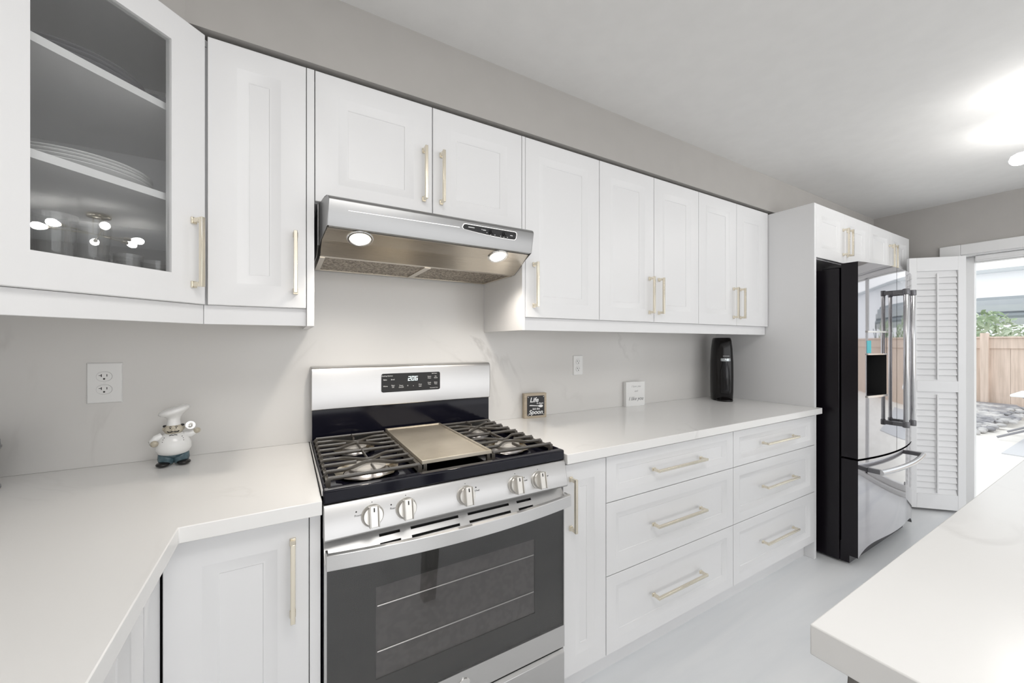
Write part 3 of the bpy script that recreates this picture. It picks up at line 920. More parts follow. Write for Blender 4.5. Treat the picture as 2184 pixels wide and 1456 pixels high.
od.box(a, a + 0.006, yf_, ybk, 0.318, 0.728)
od.box(b - 0.004, b, yf_, ybk, 0.318, 0.728)
odr = part('oven_door', od, 'steel', rg, smooth=0)
part('slot_backing', MB().prism([(ys_(0.754) + 0.0105, 0.754), (ys_(0.792) + 0.0105, 0.792), (ybk + 0.002, 0.792), (ybk + 0.002, 0.754)], 'x', a + 0.01, b - 0.01), 'matteblack', odr, smooth=0)
part('door_glass', MB().box(a + 0.006, b - 0.004, yf_, yf_ + 0.003, 0.318, 0.728), 'ovenglass', odr, smooth=0)
wx0, wx1, wz0, wz1 = rx(0.207), rx(0.721), 0.395, 0.645
fm = MB()
fm.box(a + 0.006, wx0, yf_ + 0.008, yf_ + 0.012, 0.318, 0.728)
fm.box(wx1, b - 0.004, yf_ + 0.008, yf_ + 0.012, 0.318, 0.728)
fm.box(wx0, wx1, yf_ + 0.008, yf_ + 0.012, 0.318, wz0)
fm.box(wx0, wx1, yf_ + 0.008, yf_ + 0.012, wz1, 0.728)
part('glass_border', fm, 'frit', odr, smooth=0)
part('window_screen', MB().box(wx0, wx1, yf_ + 0.0115, yf_ + 0.015, wz0, wz1), 'mesh', odr, smooth=0)
rk = MB()
for z in (0.468, 0.592):
    rk.tube([(wx0 + 0.004, yf_ + 0.0095, z), (wx1 - 0.004, yf_ + 0.0095, z)], 0.0018, 8)
part('oven_rack', rk, 'alu', odr)
# bowed flat door handle
hv, hf = [], []
N = 24
for k in range(N + 1):
    u = k / N
    x = 0.004 + (RW - 0.002) * u
    bow = 0.035 * (1 - (2 * u - 1) ** 2)
    y = -0.655 - bow
    hv += [(x, y + 0.012, 0.742), (x, y, 0.744), (x, y, 0.782), (x, y + 0.012, 0.784)]
for k in range(N):
    for q in range(4):
        hf.append((4 * k + q, 4 * k + (q + 1) % 4, 4 * k + 4 + (q + 1) % 4, 4 * k + 4 + q))
hf += [(0, 1, 2, 3), (4 * N, 4 * N + 1, 4 * N + 2, 4 * N + 3)]
hm = MB().add(hv, hf)
hm.box(0.004, 0.010, -0.650, -0.622, 0.744, 0.782)
hm.box(RW - 0.004, RW + 0.002, -0.650, -0.622, 0.744, 0.782)
hm.box(0.010, 0.045, -0.638, -0.622, 0.744, 0.755)
hm.box(RW - 0.040, RW - 0.004, -0.638, -0.622, 0.744, 0.755)
part('door_handle', hm, 'handlesteel', odr, bevel=0.0015)
part('emblem', MB().lathe([(0, -0.003), (0.0165, -0.003), (0.0185, -0.0015), (0.0185, 0.0)], 36, axis='y'), 'chrome', odr, (rx(0.4605), yf_, 0.279))
sdw = MB().prism([(-0.59, 0.072), (-0.622, 0.072), (-0.622, 0.221), (-0.612, 0.229), (-0.59, 0.229)], 'x', rx(0.0805), rx(0.8405))
part('storage_drawer', sdw, 'steel', rg, bevel=0.002, smooth=30)


# grates and griddle rest on the cooktop
def grate(x0, x1, label, outer):
    """outer = -1 if the drooping finger ends are on the left, +1 on the right"""
    t = thing('burner_grate', label, 'grate', ((x0 + x1) / 2, -0.31, 0.9062), 0, 'cast iron grates on the cooktop')
    hw = (x1 - x0) / 2
    z = 0.034
    ys = [-0.248 + 0.496 * k / 8 for k in range(9)]
    m = MB()
    bw_, bh = 0.0052, 0.0068

    def bar(pts, **k):
        m.tube(pts, 0.0036, 8, 1.6)

    def ends(y):
        return [(-hw + 0.006, y, z), (hw - 0.006, y, z)]
    for i, y in enumerate(ys):
        if i in (0, 4, 8):
            bar([(-hw + 0.004, y, z), (hw - 0.004, y, z)])
        elif i in (2, 6):
            bar([(-hw + 0.004, y, z), (-0.035, y, z)])
            bar([(0.035, y, z), (hw - 0.004, y, z)])
        else:
            d = (0.050 if i in (1, 5) else -0.050)
            pts = []
            for k in range(29):
                u = -1 + 2 * k / 28
                s = max(0.0, 1 - abs(u) / 0.62)
                s = s * s * (3 - 2 * s)
                pts.append((u * (hw - 0.005), y + d * s, z))
            bar(pts)
    # spines over the burners
    for a_, b_ in ((ys[8], ys[7] - 0.0), (ys[5] + 0.045, ys[3] - 0.045), (ys[1] + 0.01, ys[0])):
        bar([(0, a_, z), (0, b_, z)])
    # side rails below, end fingers and feet
    m2 = m
    for s in (-1, 1):
        x = s * (hw - 0.004)
        m2.box(x - 0.0045, x + 0.0045, ys[0], ys[8], 0.016 if s == outer else 0.012, 0.026 if s == outer else z)
        for i, y in enumerate(ys):
            if s == outer:
                m2.tube([(x - s * 0.012, y, z), (x - s * 0.004, y, z - 0.0005), (x + s * 0.002, y, z - 0.004), (x + s * 0.005, y, z - 0.012), (x + s * 0.006, y, z - 0.022)], 0.0048, 8)
        for y in (ys[0], ys[4], ys[8]):
            m2.box(x - 0.006, x + 0.006, y - 0.006, y + 0.006, 0.0, z - 0.002)
    part('bars', m, 'iron', t, smooth=40)
    return t


grate(0.0905, 0.3475, 'black cast iron grate on the left burners of the range', -1)
grate(0.5865, 0.8300, 'black cast iron grate on the right burners of the range', 1)
gt = thing('griddle_plate', 'brownish metal griddle plate between the two burner grates', 'griddle', (0.467, -0.31, 0.9062))
gm = MB()
hwx, hwy = 0.1175, 0.252
gm.rings([((-hwx, hwx, -hwy, hwy), 0), ((-hwx, hwx, -hwy, hwy), -0.012), ((-hwx + 0.005, hwx - 0.005, -hwy + 0.005, hwy - 0.005), -0.012), ((-hwx + 0.009, hwx - 0.009, -hwy + 0.009, hwy - 0.012), -0.006)])
gm.v = [(v[0], v[2], 0.034 - v[1] * 1.0 - 0.0005) for v in gm.v]
part('plate', gm, 'griddle', gt, bevel=0.001)
lg = MB()
for s in (-1, 1):
    lg.box(s * (hwx - 0.008) - 0.008, s * (hwx - 0.008) + 0.008, -hwy, -hwy + 0.012, 0, 0.034)
    lg.box(s * (hwx - 0.008) - 0.008, s * (hwx - 0.008) + 0.008, hwy - 0.012, hwy, 0, 0.034)
    lg.box(s * (hwx - 0.003) - 0.003, s * (hwx - 0.003) + 0.003, -hwy, hwy, 0.018, 0.034)
part('support_frame', lg, 'iron', gt, bevel=0.001)


# ------------------------------------------------------------------ outlets
def outlet(x, z, w_, h_, label, k):
    t = thing('wall_outlet', label, 'outlet', (x, WB - 0.0003, z), 0, 'duplex outlets on the backsplash')
    part('cover_plate', MB().rings([((-w_, w_, -h_, h_), 0), ((-w_, w_, -h_, h_), -0.002), ((-w_ + 0.003, w_ - 0.003, -h_ + 0.003, h_ - 0.003), -0.006)]), 'plastic', t, bevel=0.0008)
    for s in (-1, 1):
        zc = s * 0.0205
        out = rrect(-0.0185, 0.0185, zc - 0.0150, zc + 0.0150, 0.0145, 6)
        sk = part('socket', MB().prism([(p[0] * 0.965, zc + (p[1] - zc) * 0.955) for p in out], 'y', -0.0075, -0.005), 'plastic', t, smooth=0)
        part('socket_outline', MB().prism(out, 'y', -0.0063, -0.005), 'socketline', sk, smooth=0)
        sl = MB()
        sl.box(-0.0072, -0.0052, -0.0079, -0.0072, zc - 0.001, zc + 0.0075)
        sl.box(-0.0120, -0.0072, -0.0079, -0.0072, zc + 0.0025, zc + 0.0042)
        sl.box(0.0055, 0.0073, -0.0079, -0.0072, zc - 0.000, zc + 0.0070)
        sl.lathe([(0, -0.0079), (0.0026, -0.0079), (0.0026, -0.0072)], 14, (0, 0, zc - 0.0075), 'y')
        part('slots', sl, 'slot', sk, smooth=0)
    part('screw', MB().lathe([(0, -0.0068), (0.002, -0.0066), (0.0025, -0.006)], 12, axis='y'), 'plastic', t)


outlet(-0.501, 1.178, 0.0410, 0.0640, 'larger white duplex outlet above the chef figurine', 1)
outlet(1.431, 1.178, 0.0345, 0.0560, 'white duplex outlet on backsplash above and between the two signs', 2)

# ------------------------------------------------------------------ small things on the worktops
# chef figurine
ch = thing('chef_figurine', 'small white ceramic chef figurine with tall hat and blue trousers', 'figurine', (-0.314, -0.085, CT1), R(8))
ch.scale = (0.95, 0.95, 0.95)
k = 1.0
tr = MB()
for s in (-1, 1):
    tr.lathe([(0.016, 0.0), (0.021, 0.006), (0.024, 0.02), (0.022, 0.04), (0.012, 0.052)], 20, (s * 0.018, 0.004, 0.004))
tr.ball(0.04, (0, 0.004, 0.046), (1.02, 0.82, 0.62))
part('trousers', tr, 'jeans', ch, smooth=80)
for s in (-1, 1):
    part('shoe', MB().ball(0.016, (s * 0.0265, -0.012, 0.0088), (1.18, 1.35, 0.55)), 'blackglaze', ch, smooth=80)
bd = MB()
bd.lathe([(0, 0.034), (0.026, 0.0345), (0.041, 0.043), (0.0475, 0.058), (0.046, 0.075), (0.039, 0.092), (0.028, 0.105), (0.015, 0.112), (0, 0.114)], 32, sx=1.0, sy=0.86)
# right arm (picture left) hand on hip, left arm raised
bd.tube([(-0.030, 0, 0.100), (-0.044, -0.004, 0.094), (-0.052, -0.008, 0.085), (-0.050, -0.016, 0.078)], [0.012, 0.0125, 0.011, 0.009], 14)
bd.tube([(0.030, 0, 0.099), (0.045, -0.004, 0.100), (0.056, -0.008, 0.106)], [0.012, 0.012, 0.0095], 14)
part('jacket', bd, 'china', ch, smooth=80)
hn = MB()
hn.ball(0.0105, (-0.047, -0.021, 0.081), (1.0, 0.9, 1.0), 14, 10)
hn.ball(0.0100, (0.061, -0.010, 0.110), (1.0, 0.9, 1.0), 14, 10)
part('hands', hn, 'skin', ch, smooth=80)
hdm = MB().ball(0.0245, (0, -0.004, 0.121), (1.08, 0.92, 0.78))
hdm.ball(0.0055, (0, -0.028, 0.122), (1, 0.9, 0.9), 12, 8)
hdm.ball(0.005, (-0.0262, -0.002, 0.123), (0.6, 0.9, 1.1), 10, 8)
hdm.ball(0.005, (0.0262, -0.002, 0.123), (0.6, 0.9, 1.1), 10, 8)
hh = part('head', hdm, 'skin', ch, smooth=80)
fc = MB()
fc.tube([(-0.0145, -0.0235, 0.1175), (-0.012, -0.0262, 0.1148), (-0.006, -0.0278, 0.1152), (0, -0.0282, 0.1172), (0.006, -0.0278, 0.1152), (0.012, -0.0262, 0.1148), (0.0145, -0.0235, 0.1175)], 0.0016, 8)
for s in (-1, 1):
    fc.ball(0.0017, (s * 0.0075, -0.0245, 0.1275), (1, 1, 1.2), 8, 6)
    fc.tube([(s * 0.011, -0.0215, 0.1315), (s * 0.007, -0.0225, 0.1328), (s * 0.004, -0.023, 0.1315)], 0.0009, 6)
    fc.ball(0.0055, (s * 0.0225, -0.004, 0.1330), (1.0, 1.2, 0.7), 10, 8)
part('face_details', fc, 'blackglaze', hh, smooth=80)
hat = MB().lathe([(0, 0.134), (0.0195, 0.134), (0.0178, 0.142), (0.0168, 0.152), (0.0185, 0.160), (0.026, 0.168), (0.036, 0.175), (0.041, 0.181), (0.0405, 0.187), (0.034, 0.1915), (0.018, 0.194), (0, 0.1945)], 36)
hat.v = [(x + max(0, z - 0.15) * 0.05, y, z + (x * 0.27 * min(1, (z - 0.155) / 0.02) if z > 0.155 else 0)) for x, y, z in hat.v]
part('hat', hat, 'china', ch, smooth=60)
bt = MB()
for s in (-1, 1):
    for z, xx in ((0.098, 0.0225), (0.092, 0.025), (0.085, 0.0265)):
        yy = -0.86 * math.sqrt(max(0, (0.0455 - (z - 0.075) * 0.45) ** 2 - xx ** 2))
        bt.ball(0.0013, (s * xx, yy - 0.0005, z), (1, 1, 1), 8, 6)
bt.tube([(-0.010, -0.0250, 0.1035), (-0.004, -0.0265, 0.1060), (0, -0.027, 0.1040), (0.004, -0.0265, 0.1062), (0.010, -0.0250, 0.1035)], 0.0010, 6)
part('buttons', bt, 'blackglaze', ch, smooth=80)
ladle = MB()
ladle.lathe([(0.0, 0.0045), (0.006, 0.0025), (0.0115, -0.0035), (0.0135, -0.006), (0.0140, -0.0045), (0.012, 0.002), (0.006, 0.0065), (0, 0.008)], 24, (0.044, -0.022, 0.1325), 'y')
ladle.tube([(0.052, -0.017, 0.124), (0.061, -0.012, 0.113), (0.067, -0.010, 0.104)], 0.0022, 8)
part('ladle', ladle, 'chrome', ch, smooth=60)

# gray canister at the left edge
cn = thing('canister', 'grey metal canister with lid at the left end of the worktop', 'canister', (-0.719, -0.125, CT1))
part('can', MB().lathe([(0, 0), (0.054, 0), (0.056, 0.003), (0.0555, 0.008), (0.0535, 0.012), (0.0535, 0.104), (0.056, 0.107), (0.056, 0.110), (0, 0.110)], 40), 'can', cn, smooth=50)
part('lid', MB().lathe([(0, 0.1105), (0.0575, 0.1105), (0.0575, 0.114), (0.055, 0.116), (0.0545, 0.131), (0.051, 0.134), (0, 0.134)], 40), 'candark', cn, smooth=50)

# "Life is short, lick the spoon" sign
sg = thing('block_sign', 'small tan wooden block sign with dark face and spoon motif', 'sign', (1.1185, -0.012, CT1), R(-8))
part('block', MB().box(-0.0635, 0.0635, -0.013, 0.013, 0, 0.128), 'tan', sg, bevel=0.001)
fp = part('face_plate', MB().prism(rrect(-0.048, 0.050, 0.013, 0.115, 0.004), 'y', -0.0155, -0.0129), 'slate', sg, smooth=0)
tx = MB()
for s, x, z, sz, sh, bo in (('Life', -0.010, 0.0935, 0.034, 0.25, 0.0008), ('is short', 0.024, 0.076, 0.0125, 0.1, 0.0002), ('lick the', 0.002, 0.0475, 0.014, 0.1, 0.0003), ('Spoon', 0.0, 0.0305, 0.031, 0.25, 0.0008)):
    q = shift(text_mb(s, sz, sh, bo), x, -0.0159, z)
    tx.add(q.v, q.f)
sp = [(-0.036, 0.0675), (-0.030, 0.0692), (0.012, 0.0645), (0.018, 0.0658)]
n = 14
for i in range(n + 1):
    a_ = math.pi * 0.82 - 2 * math.pi * 0.82 * i / n
    sp.append((0.029 + 0.0125 * math.cos(a_), 0.0615 + 0.0075 * math.sin(a_)))
sp += [(0.012, 0.0610), (-0.030, 0.0640), (-0.036, 0.0650)]
tx.prism(sp, 'y', -0.0162, -0.0156)
part('lettering', tx, 'white_text', fp, smooth=0)
for x in (-0.043, 0.045):
    for z in (0.0185, 0.1095):
        part('nail', MB().lathe([(0, -0.0172), (0.0022, -0.0166), (0.0026, -0.0156)], 12, (x, 0, z), 'y'), 'chrome', fp)
# white "I like you" block
s2 = thing('block_sign', 'small white block sign with thin grey script', 'sign', (1.862, -0.008, CT1), R(-6))
wb_ = part('block', MB().box(-0.074, 0.074, -0.0135, 0.0135, 0, 0.150), 'plastic', s2, bevel=0.0015)
tx = MB()
for s, z, sz in (('I love you', 0.122, 0.018), ('and', 0.093, 0.018)):
    q = shift(text_mb(s, sz, 0.2), 0.004, -0.0139, z)
    tx.add(q.v, q.f)
part('faint_script', tx, 'faint_text', wb_, smooth=0)
part('script', shift(text_mb('I like you', 0.031, 0.32), 0.003, -0.0139, 0.046), 'gray_text', wb_, smooth=0)

# soda machine
sm = thing('soda_machine', 'tall glossy black soda machine in the corner by gable panel', 'soda machine', (2.588, -0.125, CT1), R(-46))
sm.scale = (1.0, 0.96, 1.0)
H2 = 0.425
bdy = MB()
prof = [(0.062, 0.0), (0.064, 0.004), (0.0665, 0.06), (0.0675, 0.16), (0.0665, 0.26), (0.062, 0.35), (0.056, 0.405), (0.052, 0.421), (0.047, 0.425)]
vs, fs = [], []
S = 40
for r_, z in prof:
    for q in range(S):
        a_ = 2 * math.pi * q / S
        c_, s_ = math.cos(a_), math.sin(a_)
        e = 0.62
        vs.append((r_ * math.copysign(abs(c_) ** e, c_), 1.15 * r_ * math.copysign(abs(s_) ** e, s_), z))
for i in range(len(prof) - 1):
    for q in range(S):
        q2 = (q + 1) % S
        fs.append((i * S + q, i * S + q2, (i + 1) * S + q2, (i + 1) * S + q))
fs += [list(range(S))[::-1], list(range((len(prof) - 1) * S, len(prof) * S))]
bdy.add(vs, fs)
part('housing', bdy, 'soda', sm, smooth=40)
part('carbonating_head', MB().lathe([(0.0, 0.268), (0.030, 0.268), (0.031, 0.272), (0.031, 0.284), (0.029, 0.287), (0, 0.287)], 28, (0.008, -0.070, 0)), 'dispface', sm, smooth=50)
bot = MB().lathe([(0.0, 0.05), (0.026, 0.05), (0.030, 0.056), (0.031, 0.08), (0.029, 0.11), (0.031, 0.15), (0.030, 0.20), (0.018, 0.245), (0.015, 0.268)], 28, (0.004, -0.078, 0))
part('bottle', bot, 'bottle', sm, smooth=60)
part('foot_tray', MB().lathe([(0, 0.0), (0.05, 0.0), (0.052, 0.004), (0.05, 0.010), (0, 0.010)], 32, (0.003, -0.066, 0)), 'soda', sm, smooth=50)
part('lettering', shift(text_mb('sodastream', 0.0085), 0.012, -0.0765, 0.302), 'white_text', sm, smooth=0)

# ------------------------------------------------------------------ cabinets above the refrigerator
FY = -0.603


def fridge_cab(x0, x1, label):
    xm = (x0 + x1) / 2
    cabinet('bridge_cabinet', label, 'cabinet', x0, x1, 1.822, 2.152, FY,
            [('door', x0 + g, xm - g, 1.826, 2.152, (xm - 0.032, 1.962), 0.175, True), ('door', xm + g, x1 - g, 1.826, 2.152, (xm + 0.032, 1.962), 0.175, True)], yb=WB + 0.0115)


fridge_cab(2.775, 3.580, 'short white two door cabinet above the refrigerator, next to gable panel')
fridge_cab(3.581, 4.395, 'short white two door cabinet above refrigerator, nearer the patio door')

# ------------------------------------------------------------------ refrigerator
FX0, FX1 = 2.846, 3.746
FXC, FHW = (FX0 + FX1) / 2, (FX1 - FX0) / 2
rf = thing('refrigerator', 'black french door refrigerator with mirror finish front and dispenser', 'refrigerator', (FXC, 0, 0))


def fy(x, z=1.0):
    """bowed front"""
    return -0.778 - 0.044 * (1 - (x / FHW) ** 2)


part('body', MB().box(-FHW, FHW, -0.690, -0.05, 0.012, 1.752), 'fridgeside', rf, bevel=0.004)
for x in (-FHW + 0.06, FHW - 0.06):
    for y in (-0.66, -0.12):
        part('foot', MB().cyl(0.022, 0.0, 0.0125, (x, y, 0), seg=14), 'matteblack', rf)
for s in (-1, 1):
    part('hinge_cover', MB().box(s * (FHW - 0.05) - 0.045, s * (FHW - 0.05) + 0.045, -0.745, -0.600, 1.752, 1.768), 'matteblack', rf, bevel=0.004)


def bowed(x0, x1, z0, z1, nx=16, hole=None, low=None, side=0.0):
    """skin and flank meshes of a bowed door; hole=(xa,xb,za,zb)"""
    xs = [x0 + (x1 - x0) * i / nx for i in range(nx + 1)]
    zs = [z0, z1]
    if hole:
        xs = sorted(set([x for x in xs if not (abs(x - hole[0]) < 0.012 or abs(x - hole[1]) < 0.012)] + [hole[0], hole[1], x0, x1]))
        zs = [z0, hole[2], hole[3], z1]
    f = MB()
    for i in range(len(xs) - 1):
        for j in range(len(zs) - 1):
            xm, zm = (xs[i] + xs[i + 1]) / 2, (zs[j] + zs[j + 1]) / 2
            if hole and hole[0] < xm < hole[1] and hole[2] < zm < hole[3]:
                continue
            za, zb, zc, zd = zs[j], zs[j], zs[j + 1], zs[j + 1]
            if low and j == 0:
                za, zb = za + low(xs[i]), zb + low(xs[i + 1])
            f.add([(xs[i], fy(xs[i]), za), (xs[i + 1], fy(xs[i + 1]), zb), (xs[i + 1], fy(xs[i + 1]), zc), (xs[i], fy(xs[i]), zd)], [(0, 1, 2, 3)])
    # weld so that shading is smooth
    key, vs, fs = {}, [], []
    for q in f.f:
        fs.append([])
        for i in q:
            kk = tuple(round(c, 5) for c in f.v[i])
            if kk not in key:
                key[kk] = len(vs); vs.append(f.v[i])
            fs[-1].append(key[kk])
    skin = MB().add(vs, fs)
    c = MB()
    yb_ = -0.700
    pts = [(x, fy(x) + 0.0006) for x in xs]
    if low:
        for i in range(len(xs) - 1):
            xa, xb = xs[i], xs[i + 1]
            a_, b_ = z0 + low(xa), z0 + low(xb)
            c.add([(xa, fy(xa) + .0006, a_), (xb, fy(xb) + .0006, b_), (xb, yb_, b_), (xa, yb_, a_)], [(0, 1, 2, 3)])
            c.add([(xa, fy(xa) + .0006, z1), (xb, fy(xb) + .0006, z1), (xb, yb_, z1), (xa, yb_, z1)], [(0, 1, 2, 3)])
        for x in (x0, x1):
            c.add([(x, fy(x), z0 + low(x)), (x, fy(x), z1), (x, yb_, z1), (x, yb_, z0 + low(x))], [(0, 1, 2, 3)])
        return skin, c
    if hole:
        ins = [(x, y) for x, y in pts]
        for zz in (z0, z1):
            c.add([(x, y, zz) for x, y in ins] + [(x1, yb_, zz), (x0, yb_, zz)], [list(range(len(ins) + 2))])
        for x in (x0, x1):
            c.add([(x, fy(x), z0), (x, fy(x), z1), (x, yb_, z1), (x, yb_, z0)], [(0, 1, 2, 3)])
        c.add([(x0, yb_, z0), (x1, yb_, z0), (x1, yb_, z1), (x0, yb_, z1)], [(0, 1, 2, 3)])
    else:
        c.prism(pts + [(x1, yb_), (x0, yb_)], 'z', z0, z1)
    return skin, c


def fridge_door(name, x0, x1, z0, z1, **kw):
    skin, core = bowed(x0, x1, z0, z1, **kw)
    d = part(name, core, 'fridgeside', rf, smooth=20)
    part('front_skin', skin, 'fridge', d, smooth=60)
    return d


FS = 0.628
DH = (-0.372, -0.152, 0.990, 1.372)
dl = fridge_door('left_door', -FHW, -0.003, FS + 0.006, 1.776, hole=DH)
drt = fridge_door('right_door', 0.003, FHW, FS + 0.006, 1.776)
fz = fridge_door('freezer_drawer', -FHW, FHW, 0.060, FS - 0.006, nx=30, low=lambda x: 0.075 * max(0.0, 1 - (abs(x) / FHW) ** 6))
part('base_grille', MB().box(-FHW + 0.01, FHW - 0.01, -0.735, -0.691, 0.012, 0.13), 'fridgeside', rf)
# dispenser
hx0, hx1, hz0, hz1 = DH
cav = MB()
ybk = -0.715
cav.add([(hx0, fy(hx0), hz0), (hx1, fy(hx1), hz0), (hx1, fy(hx1), hz1), (hx0, fy(hx0), hz1), (hx0, ybk, hz0), (hx1, ybk, hz0), (hx1, ybk, hz1), (hx0, ybk, hz1)],
        [(0, 1, 5, 4), (2, 3, 7, 6), (1, 2, 6, 5), (3, 0, 4, 7), (4, 5, 6, 7)])
dsp = part('dispenser', cav, 'matteblack', dl, smooth=0)
hzm = 1.238
fcp = MB()
m_ = [hx0 + (hx1 - hx0) * i / 6 for i in range(7)]
fcp.prism([(x, fy(x) + 0.001) for x in m_] + [(hx1, -0.75), (hx0, -0.75)], 'z', hzm, hz1 - 0.004)
part('dispenser_face', fcp, 'fridge', dsp, smooth=20)
scr = MB()
sx = [hx0 + 0.004, hx0 + 0.045]
scr.prism([(x, fy(x) - 0.0002) for x in sx] + [(x, fy(x) + 0.002) for x in sx[::-1]], 'z', 1.245, 1.318)
part('screen', scr, 'teal', dsp, smooth=0)
rim_ = MB()
for zz, hh in ((hz1 - 0.006, 0.010), (hzm - 0.004, 0.008), (hz0 - 0.006, 0.012)):
    rim_.prism([(x, fy(x) - 0.007) for x in m_] + [(x, fy(x) + 0.004) for x in m_[::-1]], 'z', zz, zz + hh)
part('dispenser_rim', rim_, 'chrome', dsp, smooth=20)
# door handles
for s, d in ((-1, dl), (1, drt)):
    x = s * 0.058
    y0 = fy(x)
    hb = MB()
    hb.lathe([(0.010, 0.815), (0.0125, 0.818), (0.0125, 1.608), (0.010, 1.611)], 24, (x, y0 - 0.058, 0))
    h_ = part('door_handle', hb, 'fhandle', d, smooth=40)
    for zz in (0.795, 1.602):
        br = MB()
        br.box(x - 0.011, x + 0.011, y0 - 0.056, y0 + 0.001, zz + 0.002, zz + 0.026)
        br.lathe([(0.0155, zz - 0.003), (0.0165, zz), (0.0165, zz + 0.028), (0.0155, zz + 0.031)], 24, (x, y0 - 0.058, 0))
        part('handle_bracket', br, 'fgray', h_, bevel=0.002)
fh = MB()
pts = []
for i in range(21):
    x = -0.365 + 0.73 * i / 20
    pts.append((x, fy(x) - 0.060, 0.562))
fh.tube(pts, 0.0145, 16)
h_ = part('drawer_handle', fh, 'fhandle', fz, smooth=60)
for x in (-0.352, 0.352):
    br = MB().box(x - 0.013, x + 0.013, fy(x) - 0.056, fy(x) + 0.002, 0.550, 0.575)
    part('handle_bracket', br, 'fgray', h_, bevel=0.003)
part('emblem', MB().lathe([(0, -0.002), (0.011, -0.002), (0.012, 0.0)], 24, axis='y'), 'fgray', fz, (0.16, fy(0.16), 0.395))

# ------------------------------------------------------------------ louvred shutter folded open by the patio door
shx, shy = 4.222, -0.640
sw_ = 0.352
sh = thing('louvred_shutter', 'white louvred shutter panel folded open beside the patio door', 'shutter', (shx, shy, 0.022), R(-45))
SH = 1.945
st = MB()
fw = 0.048
st.box(0, fw, -0.014, 0.014, 0, SH)
st.box(sw_ - fw, sw_, -0.014, 0.014, 0, SH)
for z0, z1 in ((0, 0.115), (0.905, 0.990), (SH - 0.105, SH)):
    st.box(fw, sw_ - fw, -0.014, 0.014, z0, z1)
part('frame', st, 'white', sh, bevel=0.0015)
for za, zb, nl in ((0.115, 0.905, 17), (0.990, SH - 0.105, 18)):
    pitch = (zb - za) / nl
    for i in range(nl):
        zc = za + pitch * (i + 0.5)
        m = MB().prism([(-0.006, -pitch * 0.56), (-0.009, -pitch * 0.56), (0.003, pitch * 0.56), (0.0065, pitch * 0.56)], 'x', fw + 0.001, sw_ - fw - 0.001)
        part('louvre', m, 'white', sh, (0, 0, zc), bevel=0.0012)
    part('tilt_rod', MB().box(sw_ / 2 - 0.005, sw_ / 2 + 0.005, -0.020, -0.0125, za + 0.01, zb - 0.02), 'white', sh, bevel=0.001)

# ------------------------------------------------------------------ ceiling lamp
cl = thing('ceiling_lamp', 'brass ceiling lamp with crossed arms and glowing bulbs', 'ceiling lamp', (3.085, -1.535, ZC - 0.0005))
part('canopy', MB().lathe([(0, 0), (0.075, 0), (0.078, -0.004), (0.076, -0.022), (0.070, -0.026), (0, -0.026)], 36), 'nickel', cl, smooth=50)
rods = MB()
for x, y in ((-0.03, 0.02), (0.03, 0.02), (0.0, -0.035)):
    rods.tube([(x, y, -0.025), (x, y, -0.175)], 0.004, 8)
part('rods', rods, 'nickel', cl)
ends_ = [((-0.125, -0.215, -0.178), (0.062, 0.150, -0.172)), ((-0.29, 0.115, -0.168), (0.28, -0.105, -0.168)), ((-0.24, -0.12, -0.175), (0.20, 0.10, -0.175))]
for p, q in ends_:
    am = part('arm', MB().tube([p, q], 0.0055, 10), 'nickel', cl)
    for a_, b_ in ((p, q), (q, p)):
        d = (Vector(a_) - Vector(b_)).normalized()
        rot = Vector((0, 0, 1)).rotation_difference(d).to_euler()
        so = part('socket', MB().lathe([(0, -0.012), (0.013, -0.012), (0.0145, 0.0), (0.0145, 0.035), (0.012, 0.037), (0, 0.037)], 20), 'nickel', am, Vector(a_), rot, smooth=40)
        part('bulb', MB().lathe([(0, 0.037), (0.013, 0.038), (0.020, 0.050), (0.029, 0.075), (0.0305, 0.092), (0.025, 0.112), (0.013, 0.123), (0, 0.126)], 24), 'bulb', so, smooth=80)

# ------------------------------------------------------------------ outside the patio door
GZ = -0.06
tag(mesh_obj('patio_slab', MB().box(4.72, 16, -12, 6, GZ - 0.1, GZ), 'patio', smooth=0), 'pale concrete patio slab outside the glass door', 'patio')
tag(mesh_obj('patio_rug', MB().box(7.6, 11, -3.2, -0.62, GZ, GZ + 0.012), 'rug', smooth=0), 'light grey outdoor rug under the patio table', 'rug')
rock = MB()
rnd = random.Random(3)
for i in range(1500):
    x = rnd.uniform(8.7, 11.8)
    y = rnd.uniform(-0.55, 3.0)
    if y < -0.30 + 0.02 * math.sin(x * 3) - 0.06 * (x - 8.7) + 0.25 * max(0, 9.3 - x):
        continue
    r_ = rnd.uniform(0.03, 0.07)
    rock.ball(r_, (x, y, GZ + 0.012 * 0 + 0.16 * max(0, (x - 8.7) / 3.1) + r_ * 0.25), (rnd.uniform(0.8, 1.3), rnd.uniform(0.8, 1.3), rnd.uniform(0.4, 0.7)), 7, 5)
rb = mesh_obj('river_rocks', rock, 'rock', smooth=80)
tag(rb, 'bed of grey river rocks in front of the wooden fence', 'rocks')
rb['kind'] = 'stuff'
bed = MB().prism([(8.65, GZ - 0.02), (8.7, GZ + 0.01), (11.88, GZ + 0.20), (11.88, GZ - 0.02)], 'y', -0.2, 3.2)
part('soil_bed', bed, 'rock', rb, smooth=0)
fn = thing('wooden_fence', 'tan wooden board fence at the back of the patio', 'fence', (12.0, 0, GZ))
fb = MB()
y = -9.0
while y < 4.5:
    fb.box(0, 0.022, y, y + 0.275, 0.0, 1.255)
    y += 0.278
part('boards', fb, 'fence', fn, smooth=0)
part('top_rail', MB().box(-0.03, 0.05, -9.0, 4.5, 1.255, 1.455), 'fence', fn, bevel=0.005)
part('cap', MB().box(-0.06, 0.07, -9.0, 4.5, 1.455, 1.49), 'fence', fn, bevel=0.005)
